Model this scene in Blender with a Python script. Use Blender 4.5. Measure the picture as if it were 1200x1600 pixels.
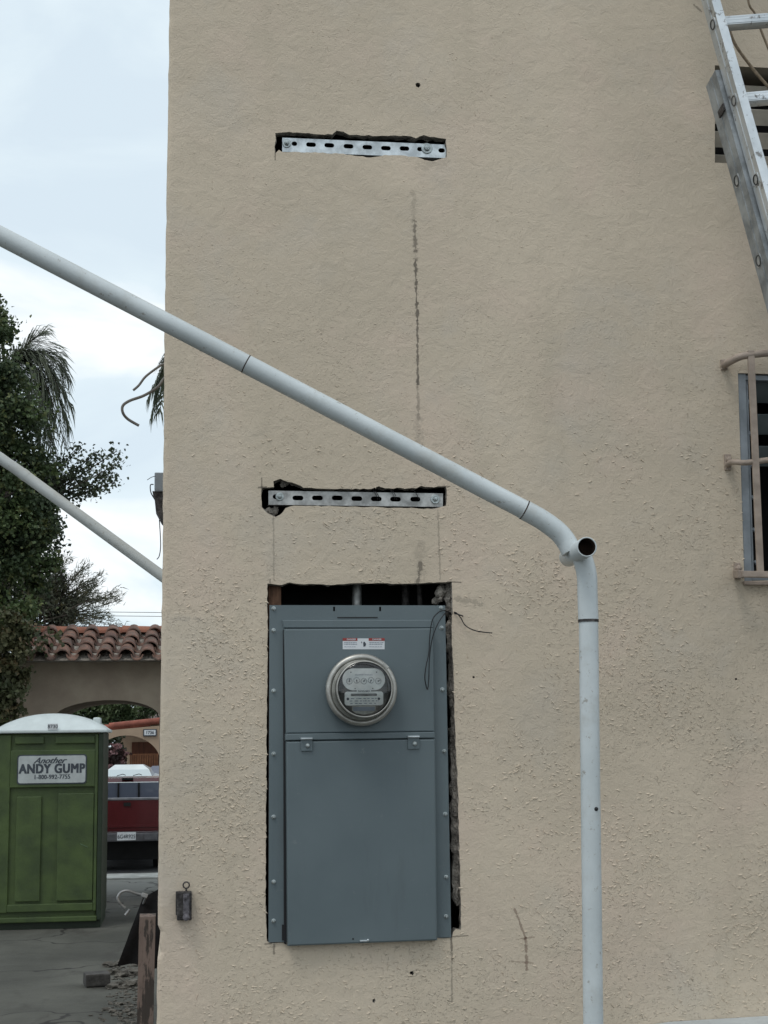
import bpy, bmesh, math, random
from mathutils import Vector, Matrix, noise
from mathutils.geometry import delaunay_2d_cdt
R = math.radians
for o in list(bpy.data.objects): bpy.data.objects.remove(o)
S = bpy.context.scene
C = S.collection
random.seed(7)

# ------------------------------------------------------------------ camera
FPX = 2400.0
CAM = Vector((0.0, -3.9, 2.0))
ROT = (Matrix.Rotation(R(-7.5), 3, 'Z') @ Matrix.Rotation(R(90 + 8.3), 3, 'X') @ Matrix.Rotation(R(-0.65), 3, 'Z'))
cd = bpy.data.cameras.new('camera'); co = bpy.data.objects.new('camera', cd); C.objects.link(co)
co.matrix_world = Matrix.Translation(CAM) @ ROT.to_4x4()
cd.sensor_fit = 'VERTICAL'; cd.sensor_height = 36; cd.lens = FPX / 1600 * 36
cd.clip_start = 0.05; cd.clip_end = 900
S.camera = co
S.view_settings.view_transform = 'Standard'; S.view_settings.look = 'None'
S.view_settings.exposure = 0.12; S.view_settings.gamma = 1

# ------------------------------------------------------------------ world: overcast sky over a Nishita base
SUN_EL, SUN_AZ = 55, 215
w = bpy.data.worlds.new("World"); S.world = w; w.use_nodes = True
nt = w.node_tree; nt.nodes.clear()
def wn(t, **k):
    n = nt.nodes.new(t)
    for a, b in k.items(): setattr(n, a, b)
    return n
sky = wn('ShaderNodeTexSky', sky_type='NISHITA', sun_disc=False, sun_elevation=R(SUN_EL), sun_rotation=R(SUN_AZ))
tc = wn('ShaderNodeTexCoord')
mp = wn('ShaderNodeMapping'); mp.inputs['Scale'].default_value = (1, 1, 2.2)
mp.inputs['Location'].default_value = (0.35, 0.1, 0.2)
n1 = wn('ShaderNodeTexNoise'); n1.inputs['Scale'].default_value = 4.5; n1.inputs['Detail'].default_value = 6; n1.inputs['Roughness'].default_value = 0.5; n1.inputs['Distortion'].default_value = 0.4
cr = wn('ShaderNodeValToRGB')
cr.color_ramp.elements[0].position = 0.40; cr.color_ramp.elements[0].color = (6.9, 8.0, 8.8, 1)
cr.color_ramp.elements[1].position = 0.58; cr.color_ramp.elements[1].color = (9.9, 10.3, 10.5, 1)
e = cr.color_ramp.elements.new(0.5); e.color = (7.6, 8.7, 9.3, 1)
mx = wn('ShaderNodeMix', data_type='RGBA'); mx.inputs['Factor'].default_value = 0.92
bg = wn('ShaderNodeBackground'); bg.inputs['Strength'].default_value = 0.1
wo = wn('ShaderNodeOutputWorld')
L = nt.links.new
L(tc.outputs['Generated'], mp.inputs['Vector']); L(mp.outputs[0], n1.inputs['Vector']); L(n1.outputs['Fac'], cr.inputs[0])
L(sky.outputs[0], mx.inputs['A']); L(cr.outputs[0], mx.inputs['B']); L(mx.outputs['Result'], bg.inputs[0]); L(bg.outputs[0], wo.inputs[0])

# ------------------------------------------------------------------ sun behind the cloud
sd = bpy.data.lights.new('sun', 'SUN'); sd.energy = 0.9; sd.angle = R(20); sd.color = (1, 0.97, 0.92)
so = bpy.data.objects.new('sun', sd); C.objects.link(so)
sdir = Vector((-0.45, -0.50, 1.25)).normalized()       # towards the sun
so.rotation_euler = sdir.to_track_quat('Z', 'Y').to_euler()

# ------------------------------------------------------------------ helpers
def ray(px, py): return ROT @ Vector(((px - 600) / FPX, (800 - py) / FPX, -1))
def P(px, py, Y=0.0):
    d = ray(px, py); return CAM + d * ((Y - CAM.y) / d.y)
def G(px, py, Z=0.0):
    d = ray(px, py); return CAM + d * ((Z - CAM.z) / d.z)

def tag(o, label=None, cat=None, group=None, kind=None):
    if label: o['label'] = label
    if cat: o['category'] = cat
    if group: o['group'] = group
    if kind: o['kind'] = kind
    return o
def thing(name, label, cat, loc=(0, 0, 0), group=None):
    o = bpy.data.objects.new(name, None); C.objects.link(o); o.location = loc; o.empty_display_size = 0.1
    return tag(o, label, cat, group)

class MB:
    def __init__(s): s.v = []; s.f = []; s.sm = []
    def add(s, vs, fs, smooth=False):
        k = len(s.v); s.v += [Vector(v) for v in vs]
        s.f += [tuple(i + k for i in f) for f in fs]; s.sm += [smooth] * len(fs)
        return s
    def box(s, c, d, m=None, bev=0.0):
        bm = bmesh.new(); bmesh.ops.create_cube(bm, size=1)
        for v in bm.verts: v.co = Vector((v.co.x * d[0], v.co.y * d[1], v.co.z * d[2]))
        if bev: bmesh.ops.bevel(bm, geom=bm.edges[:], offset=bev, segments=2, affect='EDGES', profile=0.6)
        bm.verts.index_update()
        c = Vector(c)
        vs = [(m @ v.co if m else v.co) + c for v in bm.verts]
        s.add(vs, [[v.index for v in f.verts] for f in bm.faces]); bm.free(); return s
    def bb(s, a, b, bev=0.0):
        a = Vector(a); b = Vector(b)
        return s.box((a + b) / 2, [abs(q) for q in (b - a)], None, bev)
    def tube(s, pts, r, seg=12, cap=True, hollow=False, smooth=True):
        pts = [Vector(p) for p in pts]; n = len(pts)
        rs = r if isinstance(r, (list, tuple)) else [r] * n
        t = (pts[1] - pts[0]).normalized()
        a = Vector((0, 0, 1)) if abs(t.z) < 0.9 else Vector((1, 0, 0))
        u = t.cross(a).normalized(); vs = []
        for i in range(n):
            if i == 0: t = pts[1] - pts[0]
            elif i == n - 1: t = pts[-1] - pts[-2]
            else: t = (pts[i + 1] - pts[i]).normalized() + (pts[i] - pts[i - 1]).normalized()
            t.normalize(); u = (u - t * u.dot(t)).normalized(); b = t.cross(u)
            for k in range(seg):
                q = 2 * math.pi * k / seg
                vs.append(pts[i] + (u * math.cos(q) + b * math.sin(q)) * rs[i])
        fs = [(i * seg + k, i * seg + (k + 1) % seg, (i + 1) * seg + (k + 1) % seg, (i + 1) * seg + k) for i in range(n - 1) for k in range(seg)]
        s.add(vs, fs, smooth)
        if cap and not hollow:
            s.add(vs[:seg], [tuple(range(seg))[::-1]]); s.add(vs[-seg:], [tuple(range(seg))])
        return s
    def lathe(s, c, axis, prof, seg=40, smooth=True, close=False):
        c = Vector(c); ax = Vector(axis).normalized()
        a = Vector((0, 0, 1)) if abs(ax.z) < 0.9 else Vector((1, 0, 0))
        u = ax.cross(a).normalized(); b = ax.cross(u); n = len(prof); vs = []
        for r, h in prof:
            for k in range(seg):
                q = 2 * math.pi * k / seg
                vs.append(c + ax * h + (u * math.cos(q) + b * math.sin(q)) * r)
        fs = [(i * seg + k, i * seg + (k + 1) % seg, (i + 1) * seg + (k + 1) % seg, (i + 1) * seg + k) for i in range(n - 1) for k in range(seg)]
        return s.add(vs, fs, smooth)
    def prism(s, poly, y0, y1):           # poly in XZ
        n = len(poly)
        vs = [(x, y0, z) for x, z in poly] + [(x, y1, z) for x, z in poly]
        fs = [tuple(range(n)), tuple(range(2 * n - 1, n - 1, -1))] + [(i, i + n, (i + 1) % n + n, (i + 1) % n) for i in range(n)]
        return s.add(vs, fs)
    def plate(s, outer, holes, y0, y1, grid=0, back=False, holewall=True, outerwall=False):
        pts = [Vector(p) for p in outer]; edges = [(i, (i + 1) % len(outer)) for i in range(len(outer))]
        for h in holes:
            k = len(pts); pts += [Vector(p) for p in h]; edges += [(k + i, k + (i + 1) % len(h)) for i in range(len(h))]
        def inside(p, poly):
            c = False; j = len(poly) - 1
            for i in range(len(poly)):
                a, b = poly[i], poly[j]
                if (a[1] > p[1]) != (b[1] > p[1]) and p[0] < (b[0] - a[0]) * (p[1] - a[1]) / (b[1] - a[1]) + a[0]: c = not c
                j = i
            return c
        vs, es, fs, *_ = delaunay_2d_cdt(pts, edges, [], 0, 1e-6)
        keep = []
        for f in fs:
            cx = sum(vs[i].x for i in f) / len(f); cz = sum(vs[i].y for i in f) / len(f)
            if inside((cx, cz), outer) and not any(inside((cx, cz), h) for h in holes): keep.append(tuple(f))
        s.add([(v.x, y0, v.y) for v in vs], keep)
        if back: s.add([(v.x, y1, v.y) for v in vs], [f[::-1] for f in keep])
        loops = (list(holes) if holewall else []) + ([outer] if outerwall else [])
        for h in loops:
            n = len(h); s.add([(x, y0, z) for x, z in h] + [(x, y1, z) for x, z in h], [(i, (i + 1) % n, (i + 1) % n + n, i + n) for i in range(n)])
        return s
    def build(s, name, m, parent=None, loc=None):
        me = bpy.data.meshes.new(name)
        o = bpy.data.objects.new(name, me); C.objects.link(o)
        off = Vector((0, 0, 0))
        if parent is not None:
            off = world_loc(parent); o.parent = parent
        me.from_pydata([v - off for v in s.v], [], s.f)
        me.polygons.foreach_set('use_smooth', s.sm)
        me.validate(); me.update()
        bm = bmesh.new(); bm.from_mesh(me)
        if len(bm.faces) < 60000: bmesh.ops.recalc_face_normals(bm, faces=bm.faces[:])
        bm.to_mesh(me); bm.free()
        if m: me.materials.append(m)
        return o
def world_loc(o):
    v = Vector(o.location)
    while o.parent: o = o.parent; v += Vector(o.location)
    return v

# ------------------------------------------------------------------ materials
class Mat:
    def __init__(s, name, col, rough=0.6, metal=0.0, spec=0.4):
        s.m = bpy.data.materials.new(name); s.m.use_nodes = True; s.t = s.m.node_tree
        s.b = s.t.nodes['Principled BSDF']; s.b.inputs['Roughness'].default_value = rough
        s.b.inputs['Metallic'].default_value = metal; s.b.inputs['Specular IOR Level'].default_value = spec
        s.b.inputs['Base Color'].default_value = (*col, 1)
        s.co = s.t.nodes.new('ShaderNodeTexCoord').outputs['Object']
        s.h = None
    def n(s, t, ins=None, **k):
        n = s.t.nodes.new(t)
        for a, b in k.items(): setattr(n, a, b)
        for a, b in (ins or {}).items():
            if isinstance(b, bpy.types.NodeSocket): s.t.links.new(b, n.inputs[a])
            else: n.inputs[a].default_value = b
        return n
    def noise(s, scale, detail=3, rough=0.5, dist=0.0, stretch=None, co=None, off=(0, 0, 0)):
        co = co or s.co
        mpn = s.n('ShaderNodeMapping', {'Vector': co, 'Scale': stretch or (1, 1, 1), 'Location': off})
        return s.n('ShaderNodeTexNoise', {'Vector': mpn.outputs[0], 'Scale': scale, 'Detail': detail, 'Roughness': rough, 'Distortion': dist}).outputs['Fac']
    def ramp(s, fac, a, b, ca=0.0, cb=1.0):
        return s.n('ShaderNodeMapRange', {'Value': fac, 'From Min': a, 'From Max': b, 'To Min': ca, 'To Max': cb}, interpolation_type='SMOOTHSTEP').outputs[0]
    def math(s, op, a, b=0.0, c=0.0, clamp=False):
        n = s.t.nodes.new('ShaderNodeMath'); n.operation = op; n.use_clamp = clamp
        for i, q in enumerate((a, b, c)):
            if isinstance(q, bpy.types.NodeSocket): s.t.links.new(q, n.inputs[i])
            else: n.inputs[i].default_value = q
        return n.outputs[0]
    def mix(s, fac, a, b, mode='MIX'):
        n = s.n('ShaderNodeMix', data_type='RGBA', blend_type=mode)
        for k, q in (('Factor', fac), ('A', a), ('B', b)):
            if isinstance(q, bpy.types.NodeSocket): s.t.links.new(q, n.inputs[k])
            elif k == 'Factor': n.inputs[k].default_value = q
            else: n.inputs[k].default_value = (*q, 1)
        return n.outputs['Result']
    def color(s, c): s.t.links.new(c, s.b.inputs['Base Color']); return s
    def rough(s, c): s.t.links.new(c, s.b.inputs['Roughness']); return s
    def bump(s, h, dist=0.002, strength=1.0):
        b = s.n('ShaderNodeBump', {'Height': h, 'Distance': dist, 'Strength': strength})
        if s.h: s.t.links.new(s.h, b.inputs['Normal'])
        s.h = b.outputs[0]; s.t.links.new(s.h, s.b.inputs['Normal']); return s

def simple(name, col, rough=0.6, metal=0.0, var=0.25, scale=8, bump=0.0, bscale=60, dark=None, spec=0.4, stretch=None):
    m = Mat(name, col, rough, metal, spec)
    f = m.noise(scale, 5, 0.6, stretch=stretch)
    dk = dark or tuple(c * (1 - var) for c in col); lt = tuple(min(1, c * (1 + var * 0.6)) for c in col)
    m.color(m.mix(m.ramp(f, 0.3, 0.7), dk, lt))
    if metal > 0.2 or rough < 0.5: m.rough(m.ramp(m.noise(scale * 3, 3), 0.3, 0.7, rough * 0.85, min(1, rough * 1.25)))
    if bump: m.bump(m.noise(bscale, 4, 0.6), bump)
    return m.m

def stucco():
    m = Mat('stucco', (0.45, 0.36, 0.27), 0.88, 0, 0.25)
    base = m.mix(m.ramp(m.noise(1.6, 5, 0.55, 0.5), 0.35, 0.68), (0.545, 0.462, 0.360), (0.62, 0.524, 0.410))
    base = m.mix(m.ramp(m.noise(3.1, 4, 0.6, 0.2, off=(4, 2, 7)), 0.48, 0.72, 0, 0.5), base, (0.64, 0.51, 0.415))      # pinkish
    base = m.mix(m.ramp(m.noise(4.4, 5, 0.6, 0.3, off=(1, 6, 3)), 0.5, 0.75, 0, 0.45), base, (0.53, 0.475, 0.405))      # greyer skim
    base = m.mix(m.ramp(m.noise(5, 5, 0.65, 0, stretch=(1.5, 1, 0.16), off=(3, 1, 0)), 0.52, 0.8, 0, 0.35), base, (0.44, 0.38, 0.29))   # rain streaks
    sep = m.n('ShaderNodeSeparateXYZ', {'Vector': m.co})
    xz = m.n('ShaderNodeCombineXYZ', {'X': sep.outputs['X'], 'Z': sep.outputs['Z']}).outputs[0]
    # grimy patch where old conduit straps were, upper left of the sheet
    # flecked texture: raised torn islands of stucco
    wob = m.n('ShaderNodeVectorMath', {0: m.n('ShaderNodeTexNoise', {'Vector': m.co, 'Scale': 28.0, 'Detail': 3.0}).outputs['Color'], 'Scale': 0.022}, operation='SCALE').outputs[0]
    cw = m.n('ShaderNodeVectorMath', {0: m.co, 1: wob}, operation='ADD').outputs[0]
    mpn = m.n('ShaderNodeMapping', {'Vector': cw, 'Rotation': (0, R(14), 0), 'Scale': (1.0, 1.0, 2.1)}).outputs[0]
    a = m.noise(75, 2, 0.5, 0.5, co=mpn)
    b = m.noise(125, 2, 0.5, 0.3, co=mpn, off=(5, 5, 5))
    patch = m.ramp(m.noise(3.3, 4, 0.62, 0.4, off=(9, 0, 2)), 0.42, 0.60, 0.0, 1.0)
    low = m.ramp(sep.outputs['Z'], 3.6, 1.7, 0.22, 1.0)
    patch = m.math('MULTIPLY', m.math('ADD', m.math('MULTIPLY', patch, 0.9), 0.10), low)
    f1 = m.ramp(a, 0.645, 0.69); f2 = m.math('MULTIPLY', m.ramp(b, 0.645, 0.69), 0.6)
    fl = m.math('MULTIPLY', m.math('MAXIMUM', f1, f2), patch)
    pits = m.math('MULTIPLY', m.ramp(m.noise(150, 2, 0.5, 0, off=(2, 2, 2)), 0.77, 0.81), patch)
    base = m.mix(m.math('MULTIPLY', pits, 0.3), base, (0.12, 0.10, 0.08))
    base = m.mix(m.math('MULTIPLY', fl, 0.3), base, (0.70, 0.62, 0.49))  # paler flecks: highlights of the raised edges painted into the colour
    # marks: (p0, p1, half width px, darkness, colour)
    wn_ = m.noise(70, 4, 0.7)
    def seg(p0, p1, wpx, dark, col=(0.045, 0.04, 0.035), ragged=1.0):
        nonlocal base
        A = P(*p0); B = P(*p1); wd = wpx / 607.0
        ba = B - A
        pa = m.n('ShaderNodeVectorMath', {0: xz, 1: (A.x, 0, A.z)}, operation='SUBTRACT').outputs[0]
        dt = m.n('ShaderNodeVectorMath', {0: pa, 1: (ba.x, 0, ba.z)}, operation='DOT_PRODUCT').outputs['Value']
        h = m.math('DIVIDE', dt, ba.x ** 2 + ba.z ** 2, clamp=True)
        pr = m.n('ShaderNodeVectorMath', {0: (ba.x, 0, ba.z), 'Scale': h}, operation='SCALE').outputs[0]
        df = m.n('ShaderNodeVectorMath', {0: pa, 1: pr}, operation='SUBTRACT').outputs[0]
        ln = m.n('ShaderNodeVectorMath', {0: df}, operation='LENGTH').outputs['Value']
        thr = m.math('MULTIPLY', m.ramp(wn_, 0.5 - 0.13 * ragged, 0.62, 1 - ragged * 0.9, 1.3), wd)
        k = m.ramp(m.math('DIVIDE', ln, m.math('ADD', thr, 0.0003)), 0.6, 1.3, 1.0, 0.0)
        base = m.mix(m.math('MULTIPLY', k, dark * 0.66), base, col)
    seg((646, 300), (649, 405), 5, 0.4, (0.2, 0.17, 0.135)); seg((648, 345), (649, 392), 3, 0.75)
    seg((649, 405), (652, 500), 3.0, 1.1); seg((652, 500), (653, 600), 2.0, 1.0); seg((652, 590), (654, 655), 2.4, 0.55)
    seg((652, 655), (655, 700), 9, 0.4, (0.22, 0.19, 0.16))
    seg((427, 800), (428, 905), 1.6, 0.45, ragged=0.8); seg((684, 797), (688, 905), 1.8, 0.5, ragged=0.8)
    seg((657, 880), (654, 908), 3.6, 0.9); seg((657, 850), (656, 908), 8, 0.35, (0.2, 0.17, 0.14))
    seg((700, 909), (720, 910), 1.1, 0.9, ragged=0.1); seg((404, 762), (416, 761), 1.2, 0.9, ragged=0.1)
    seg((409, 747), (409, 768), 1.0, 0.85, ragged=0.1); seg((692, 760), (703, 760), 1.0, 0.8, ragged=0.1)
    seg((430, 238), (430, 250), 1.0, 0.85, ragged=0.2); seg((422, 905), (422, 913), 1.0, 0.8, ragged=0.1)
    seg((705, 1465), (706, 1485), 1.8, 0.95, ragged=0.3); seg((706, 1485), (706, 1565), 1.5, 0.6, ragged=0.8)
    seg((428, 1476), (428, 1490), 2.0, 0.8, ragged=0.5); seg((414, 1475), (424, 1474), 1.0, 0.8, ragged=0.1)
    seg((700, 1464), (731, 1462), 1.1, 0.8, ragged=0.2)
    seg((804, 1420), (821, 1465), 1.8, 0.8, (0.13, 0.075, 0.055)); seg((821, 1465), (823, 1515), 2.2, 0.85, (0.13, 0.075, 0.055))
    seg((806, 1468), (835, 1464), 1.6, 0.6, (0.13, 0.075, 0.055)); seg((800, 1502), (834, 1505), 1.6, 0.55, (0.13, 0.075, 0.055))
    seg((272, 966), (312, 968), 4, 0.35, (0.2, 0.19, 0.18)); seg((712, 936), (752, 944), 5, 0.5, (0.12, 0.11, 0.09))
    seg((700, 250), (655, 262), 6, 0.3, (0.2, 0.17, 0.14)); seg((1085, 8), (1096, 18), 2, 0.7)
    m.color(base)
    ht = m.math('ADD', fl, m.math('MULTIPLY', pits, -0.8))
    m.bump(m.noise(2.2, 3, 0.5), 0.02, 0.5)
    m.bump(m.noise(210, 3, 0.7), 0.0013, 0.8)
    m.bump(m.noise(26, 5, 0.65, 0.5), 0.006, 0.6)
    m.bump(ht, 0.0022, 1.0)
    return m.m

M = {}
M['stucco'] = stucco()
M['mortar'] = simple('grey_mortar', (0.30, 0.27, 0.235), 0.95, var=0.5, scale=35, bump=0.012, bscale=90)
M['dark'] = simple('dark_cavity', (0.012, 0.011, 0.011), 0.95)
M['wood_old'] = simple('old_wood', (0.17, 0.09, 0.055), 0.85, var=0.5, scale=12, bump=0.002, stretch=(6, 6, 1))
M['galv'] = simple('galvanised_steel', (0.56, 0.60, 0.62), 0.42, 0.75, var=0.3, scale=30)
M['galv_old'] = simple('weathered_steel', (0.42, 0.42, 0.41), 0.5, 0.6, var=0.45, scale=28)
M['bolt'] = simple('zinc_bolt', (0.42, 0.46, 0.46), 0.38, 0.85, var=0.3, scale=80)
def panel_mat():
    m = Mat('grey_enamel', (0.098, 0.128, 0.146), 0.42, 0.0, 0.5)
    base = m.mix(m.ramp(m.noise(3, 4), 0.35, 0.65), (0.100, 0.130, 0.142), (0.118, 0.150, 0.162))
    base = m.mix(m.ramp(m.noise(30, 6, 0.85, off=(3, 3, 3)), 0.60, 0.72, 0, 0.45), base, (0.2, 0.22, 0.22))
    base = m.mix(m.ramp(m.noise(14, 4, 0.7, stretch=(1, 1, 0.15)), 0.58, 0.75, 0, 0.3), base, (0.075, 0.085, 0.09))
    m.color(base); m.rough(m.ramp(m.noise(9, 4), 0.3, 0.7, 0.38, 0.52)); m.bump(m.noise(450, 2), 0.0003, 0.5); m.bump(m.noise(3.5, 2), 0.006, 0.4)
    return m.m
M['enamel'] = panel_mat()
M['black'] = simple('black_rubber', (0.012, 0.012, 0.014), 0.5)
M['white_sticker'] = simple('sticker_white', (0.62, 0.64, 0.66), 0.5, var=0.08)
M['red_sticker'] = simple('sticker_red', (0.30, 0.045, 0.04), 0.5, var=0.15, scale=60)
M['ink'] = simple('ink', (0.05, 0.06, 0.075), 0.6)
M['ink_grey'] = simple('ink_grey', (0.22, 0.25, 0.3), 0.6)
M['alu_ring'] = simple('dull_aluminium', (0.44, 0.43, 0.40), 0.36, 0.7, var=0.25, scale=25)
M['dial_plate'] = simple('dial_plate', (0.72, 0.74, 0.73), 0.5, 0.0, var=0.12, scale=40)
M['meter_dark'] = simple('meter_works', (0.085, 0.088, 0.084), 0.5, 0.2, var=0.6, scale=60)
M['meter_mid'] = simple('meter_base', (0.36, 0.36, 0.33), 0.5, 0.4, var=0.3, scale=50)
def pipe_mat():
    m = Mat('white_pipe_paint', (0.58, 0.61, 0.62), 0.35, 0, 0.5)
    b = m.mix(m.ramp(m.noise(4, 5, 0.6), 0.35, 0.7), (0.50, 0.54, 0.55), (0.60, 0.64, 0.65))
    b = m.mix(m.ramp(m.noise(48, 5, 0.8, off=(4, 4, 4)), 0.60, 0.67, 0, 0.7), b, (0.25, 0.22, 0.18))
    b = m.mix(m.ramp(m.noise(9, 5, 0.7, off=(1, 4, 4)), 0.5, 0.72, 0, 0.55), b, (0.40, 0.40, 0.37))
    m.color(b); m.rough(m.ramp(m.noise(15, 3), 0.3, 0.7, 0.28, 0.48)); m.bump(m.noise(120, 3), 0.0005, 0.6)
    return m.m
M['pipe'] = pipe_mat()
M['rust_inside'] = simple('rusty_bore', (0.045, 0.028, 0.02), 0.9, var=0.5, scale=60)
def ladder_mat():
    m = Mat('ladder_aluminium', (0.6, 0.63, 0.65), 0.38, 0.75)
    b = m.mix(m.ramp(m.noise(7, 4, 0.6), 0.3, 0.7), (0.50, 0.535, 0.555), (0.68, 0.71, 0.73))
    b = m.mix(m.ramp(m.noise(34, 4, 0.75, off=(3, 1, 2)), 0.58, 0.65, 0, 0.85), b, (0.16, 0.15, 0.14))
    b = m.mix(m.ramp(m.noise(14, 4, 0.7, off=(7, 1, 2)), 0.6, 0.72, 0, 0.6), b, (0.74, 0.77, 0.79))
    m.color(b); m.rough(m.ramp(m.noise(20, 4), 0.3, 0.7, 0.3, 0.55)); m.bump(m.noise(50, 3), 0.001, 0.5)
    return m.m
M['ladder'] = ladder_mat()
M['swage'] = simple('dark_pressed_metal', (0.11, 0.11, 0.11), 0.55, 0.4, var=0.6, scale=30)  # dark metal for the pressed dimples at the rung ends
M['ladder_dull_shaded'] = simple('dull_shaded_ladder_aluminium', (0.36, 0.385, 0.40), 0.5, 0.6, var=0.4, scale=16)  # duller lower section, with the shading of its rail webs painted in
M['rope'] = simple('hemp_rope', (0.26, 0.20, 0.14), 0.9, var=0.3, scale=120)
M['grille'] = simple('beige_iron_paint', (0.36, 0.29, 0.24), 0.55, var=0.25, scale=20, bump=0.0008, bscale=150)
M['win_frame'] = simple('grey_aluminium_paint', (0.25, 0.275, 0.30), 0.5, 0.2, var=0.22, scale=14)
M['vent_paint'] = simple('beige_wood_paint', (0.40, 0.36, 0.30), 0.7, var=0.25, scale=14, bump=0.001)
M['room'] = simple('dark_room', (0.02, 0.018, 0.018), 0.9)
M['ledge'] = simple('white_ledge_paint', (0.50, 0.53, 0.54), 0.6, var=0.12, scale=10, bump=0.002, bscale=80)
M['key_box'] = simple('weathered_grey_iron', (0.075, 0.068, 0.066), 0.65, 0.3, var=0.7, scale=60, bump=0.003, bscale=120)
def glass_mat(name, tint, a):
    m = bpy.data.materials.new(name); m.use_nodes = True; t = m.node_tree; t.nodes.clear()
    tr = t.nodes.new('ShaderNodeBsdfTransparent'); tr.inputs[0].default_value = (*tint, 1)
    gl = t.nodes.new('ShaderNodeBsdfGlossy'); gl.inputs['Roughness'].default_value = 0.04; gl.inputs[0].default_value = (1, 1, 1, 1)
    fr = t.nodes.new('ShaderNodeFresnel'); fr.inputs[0].default_value = 1.45
    ad = t.nodes.new('ShaderNodeMath'); ad.operation = 'ADD'; ad.inputs[1].default_value = a
    mx = t.nodes.new('ShaderNodeMixShader'); o = t.nodes.new('ShaderNodeOutputMaterial')
    t.links.new(fr.outputs[0], ad.inputs[0]); t.links.new(ad.outputs[0], mx.inputs[0]); t.links.new(tr.outputs[0], mx.inputs[1]); t.links.new(gl.outputs[0], mx.inputs[2]); t.links.new(mx.outputs[0], o.inputs[0])
    return m
M['meter_glass'] = glass_mat('meter_glass', (0.9, 0.91, 0.9), 0.02)
def car_glass(name, col=(0.045, 0.055, 0.07)):
    m = Mat(name, col, 0.12, 0, 0.5); m.bump(m.noise(6, 2), 0.01, 0.3); return m.m
M['car_glass'] = car_glass('tinted_glass')
M['jal_glass'] = simple('jalousie_glass', (0.10, 0.12, 0.125), 0.15, var=0.2, scale=10)

def ground_mat():
    m = Mat('concrete', (0.07, 0.07, 0.065), 0.85, 0, 0.3)
    b = m.mix(m.ramp(m.noise(0.7, 6, 0.6, 0.4), 0.3, 0.7), (0.050, 0.050, 0.042), (0.095, 0.094, 0.080))
    b = m.mix(m.ramp(m.noise(2.5, 5, 0.65, 0.3, stretch=(1, 0.35, 1)), 0.5, 0.72, 0, 0.75), b, (0.04, 0.037, 0.032))
    b = m.mix(m.ramp(m.noise(40, 4, 0.7), 0.62, 0.72, 0, 0.7), b, (0.03, 0.028, 0.025))
    sy = m.n('ShaderNodeSeparateXYZ', {'Vector': m.co}).outputs['Y']
    b = m.mix(m.ramp(sy, 13.8, 16.5, 0, 0.9), b, (0.20, 0.205, 0.19))  # paler further out; canopy and tree shade is painted into the near concrete
    vor = m.n('ShaderNodeTexVoronoi', {'Vector': m.n('ShaderNodeVectorMath', {0: m.co, 1: m.n('ShaderNodeTexNoise', {'Vector': m.co, 'Scale': 2.0}).outputs['Color']}, operation='ADD').outputs[0], 'Scale': 0.55}, feature='DISTANCE_TO_EDGE').outputs['Distance']
    b = m.mix(m.ramp(vor, 0.006, 0.016, 0.9, 0), b, (0.02, 0.018, 0.016))
    m.color(b); m.bump(m.noise(25, 5, 0.7), 0.01, 0.5); m.bump(m.noise(4, 4), 0.03, 0.4)
    return m.m
M['ground'] = ground_mat()

# ------------------------------------------------------------------ ground and street
def q(*a): return MB().add(*a)
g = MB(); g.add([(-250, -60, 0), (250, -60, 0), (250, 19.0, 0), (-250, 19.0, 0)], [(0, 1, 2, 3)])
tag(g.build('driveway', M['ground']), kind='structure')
M['kerb'] = simple('kerb_concrete', (0.40, 0.41, 0.39), 0.85, var=0.3, scale=4, bump=0.005)
k = MB(); k.bb((-60, 19.0, -0.3), (60, 19.22, 0.03), 0.02); k.bb((-60, 19.24, -0.3), (60, 20.3, -0.02), 0.01)
tag(k.build('kerb', M['kerb']), kind='structure')
M['asphalt'] = simple('asphalt', (0.05, 0.05, 0.052), 0.9, var=0.3, scale=3, bump=0.005)
g = MB(); g.add([(-250, 20.3, -0.05), (250, 20.3, -0.05), (250, 400, -0.05), (-250, 400, -0.05)], [(0, 1, 2, 3)])
tag(g.build('road', M['asphalt']), kind='structure')

# ------------------------------------------------------------------ the stucco building
bld = thing('stucco_building', 'tall tan stucco building wall filling most of the picture', 'building', (1.5, 2.0, 0))
def jag(pts, step=9, amp=1.0, seed=1, closed=True):
    rnd = random.Random(seed); out = []
    n = len(pts)
    for i in range(n if closed else n - 1):
        a = Vector(pts[i]); b = Vector(pts[(i + 1) % n]); d = (b - a).length; k = max(1, int(d / step))
        nn = Vector((-(b - a).y, (b - a).x)).normalized()
        for j in range(k):
            p = a.lerp(b, j / k)
            if j: p += nn * rnd.uniform(-amp, amp)
            out.append((p.x, p.y))
    return out
def px2w(poly, Y=0.0):
    return [(P(x, y, Y).x, P(x, y, Y).z) for x, y in poly]
edge_px = [(272, -500), (268, -200), (265, 0), (262, 200), (259, 400), (256.5, 560), (255.5, 700), (254, 850), (252, 1000), (250.5, 1120), (248, 1280), (246.8, 1400), (246.5, 1446), (250.5, 1456), (249, 1474), (251, 1488), (246, 1500), (244, 1620), (241, 1900)]
ejag = jag(edge_px, 14, 0.7, 3, closed=False) + [edge_px[-1]]
edge = px2w(ejag)
RAD = 0.012
zt, zb = edge[0][1], edge[-1][1]
XR = 4.6
outer = [(XR, zt), (XR, -0.02)] + [(edge[-1][0] + RAD, -0.02)] + [(x + RAD, z) for x, z in reversed(edge)]
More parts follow.
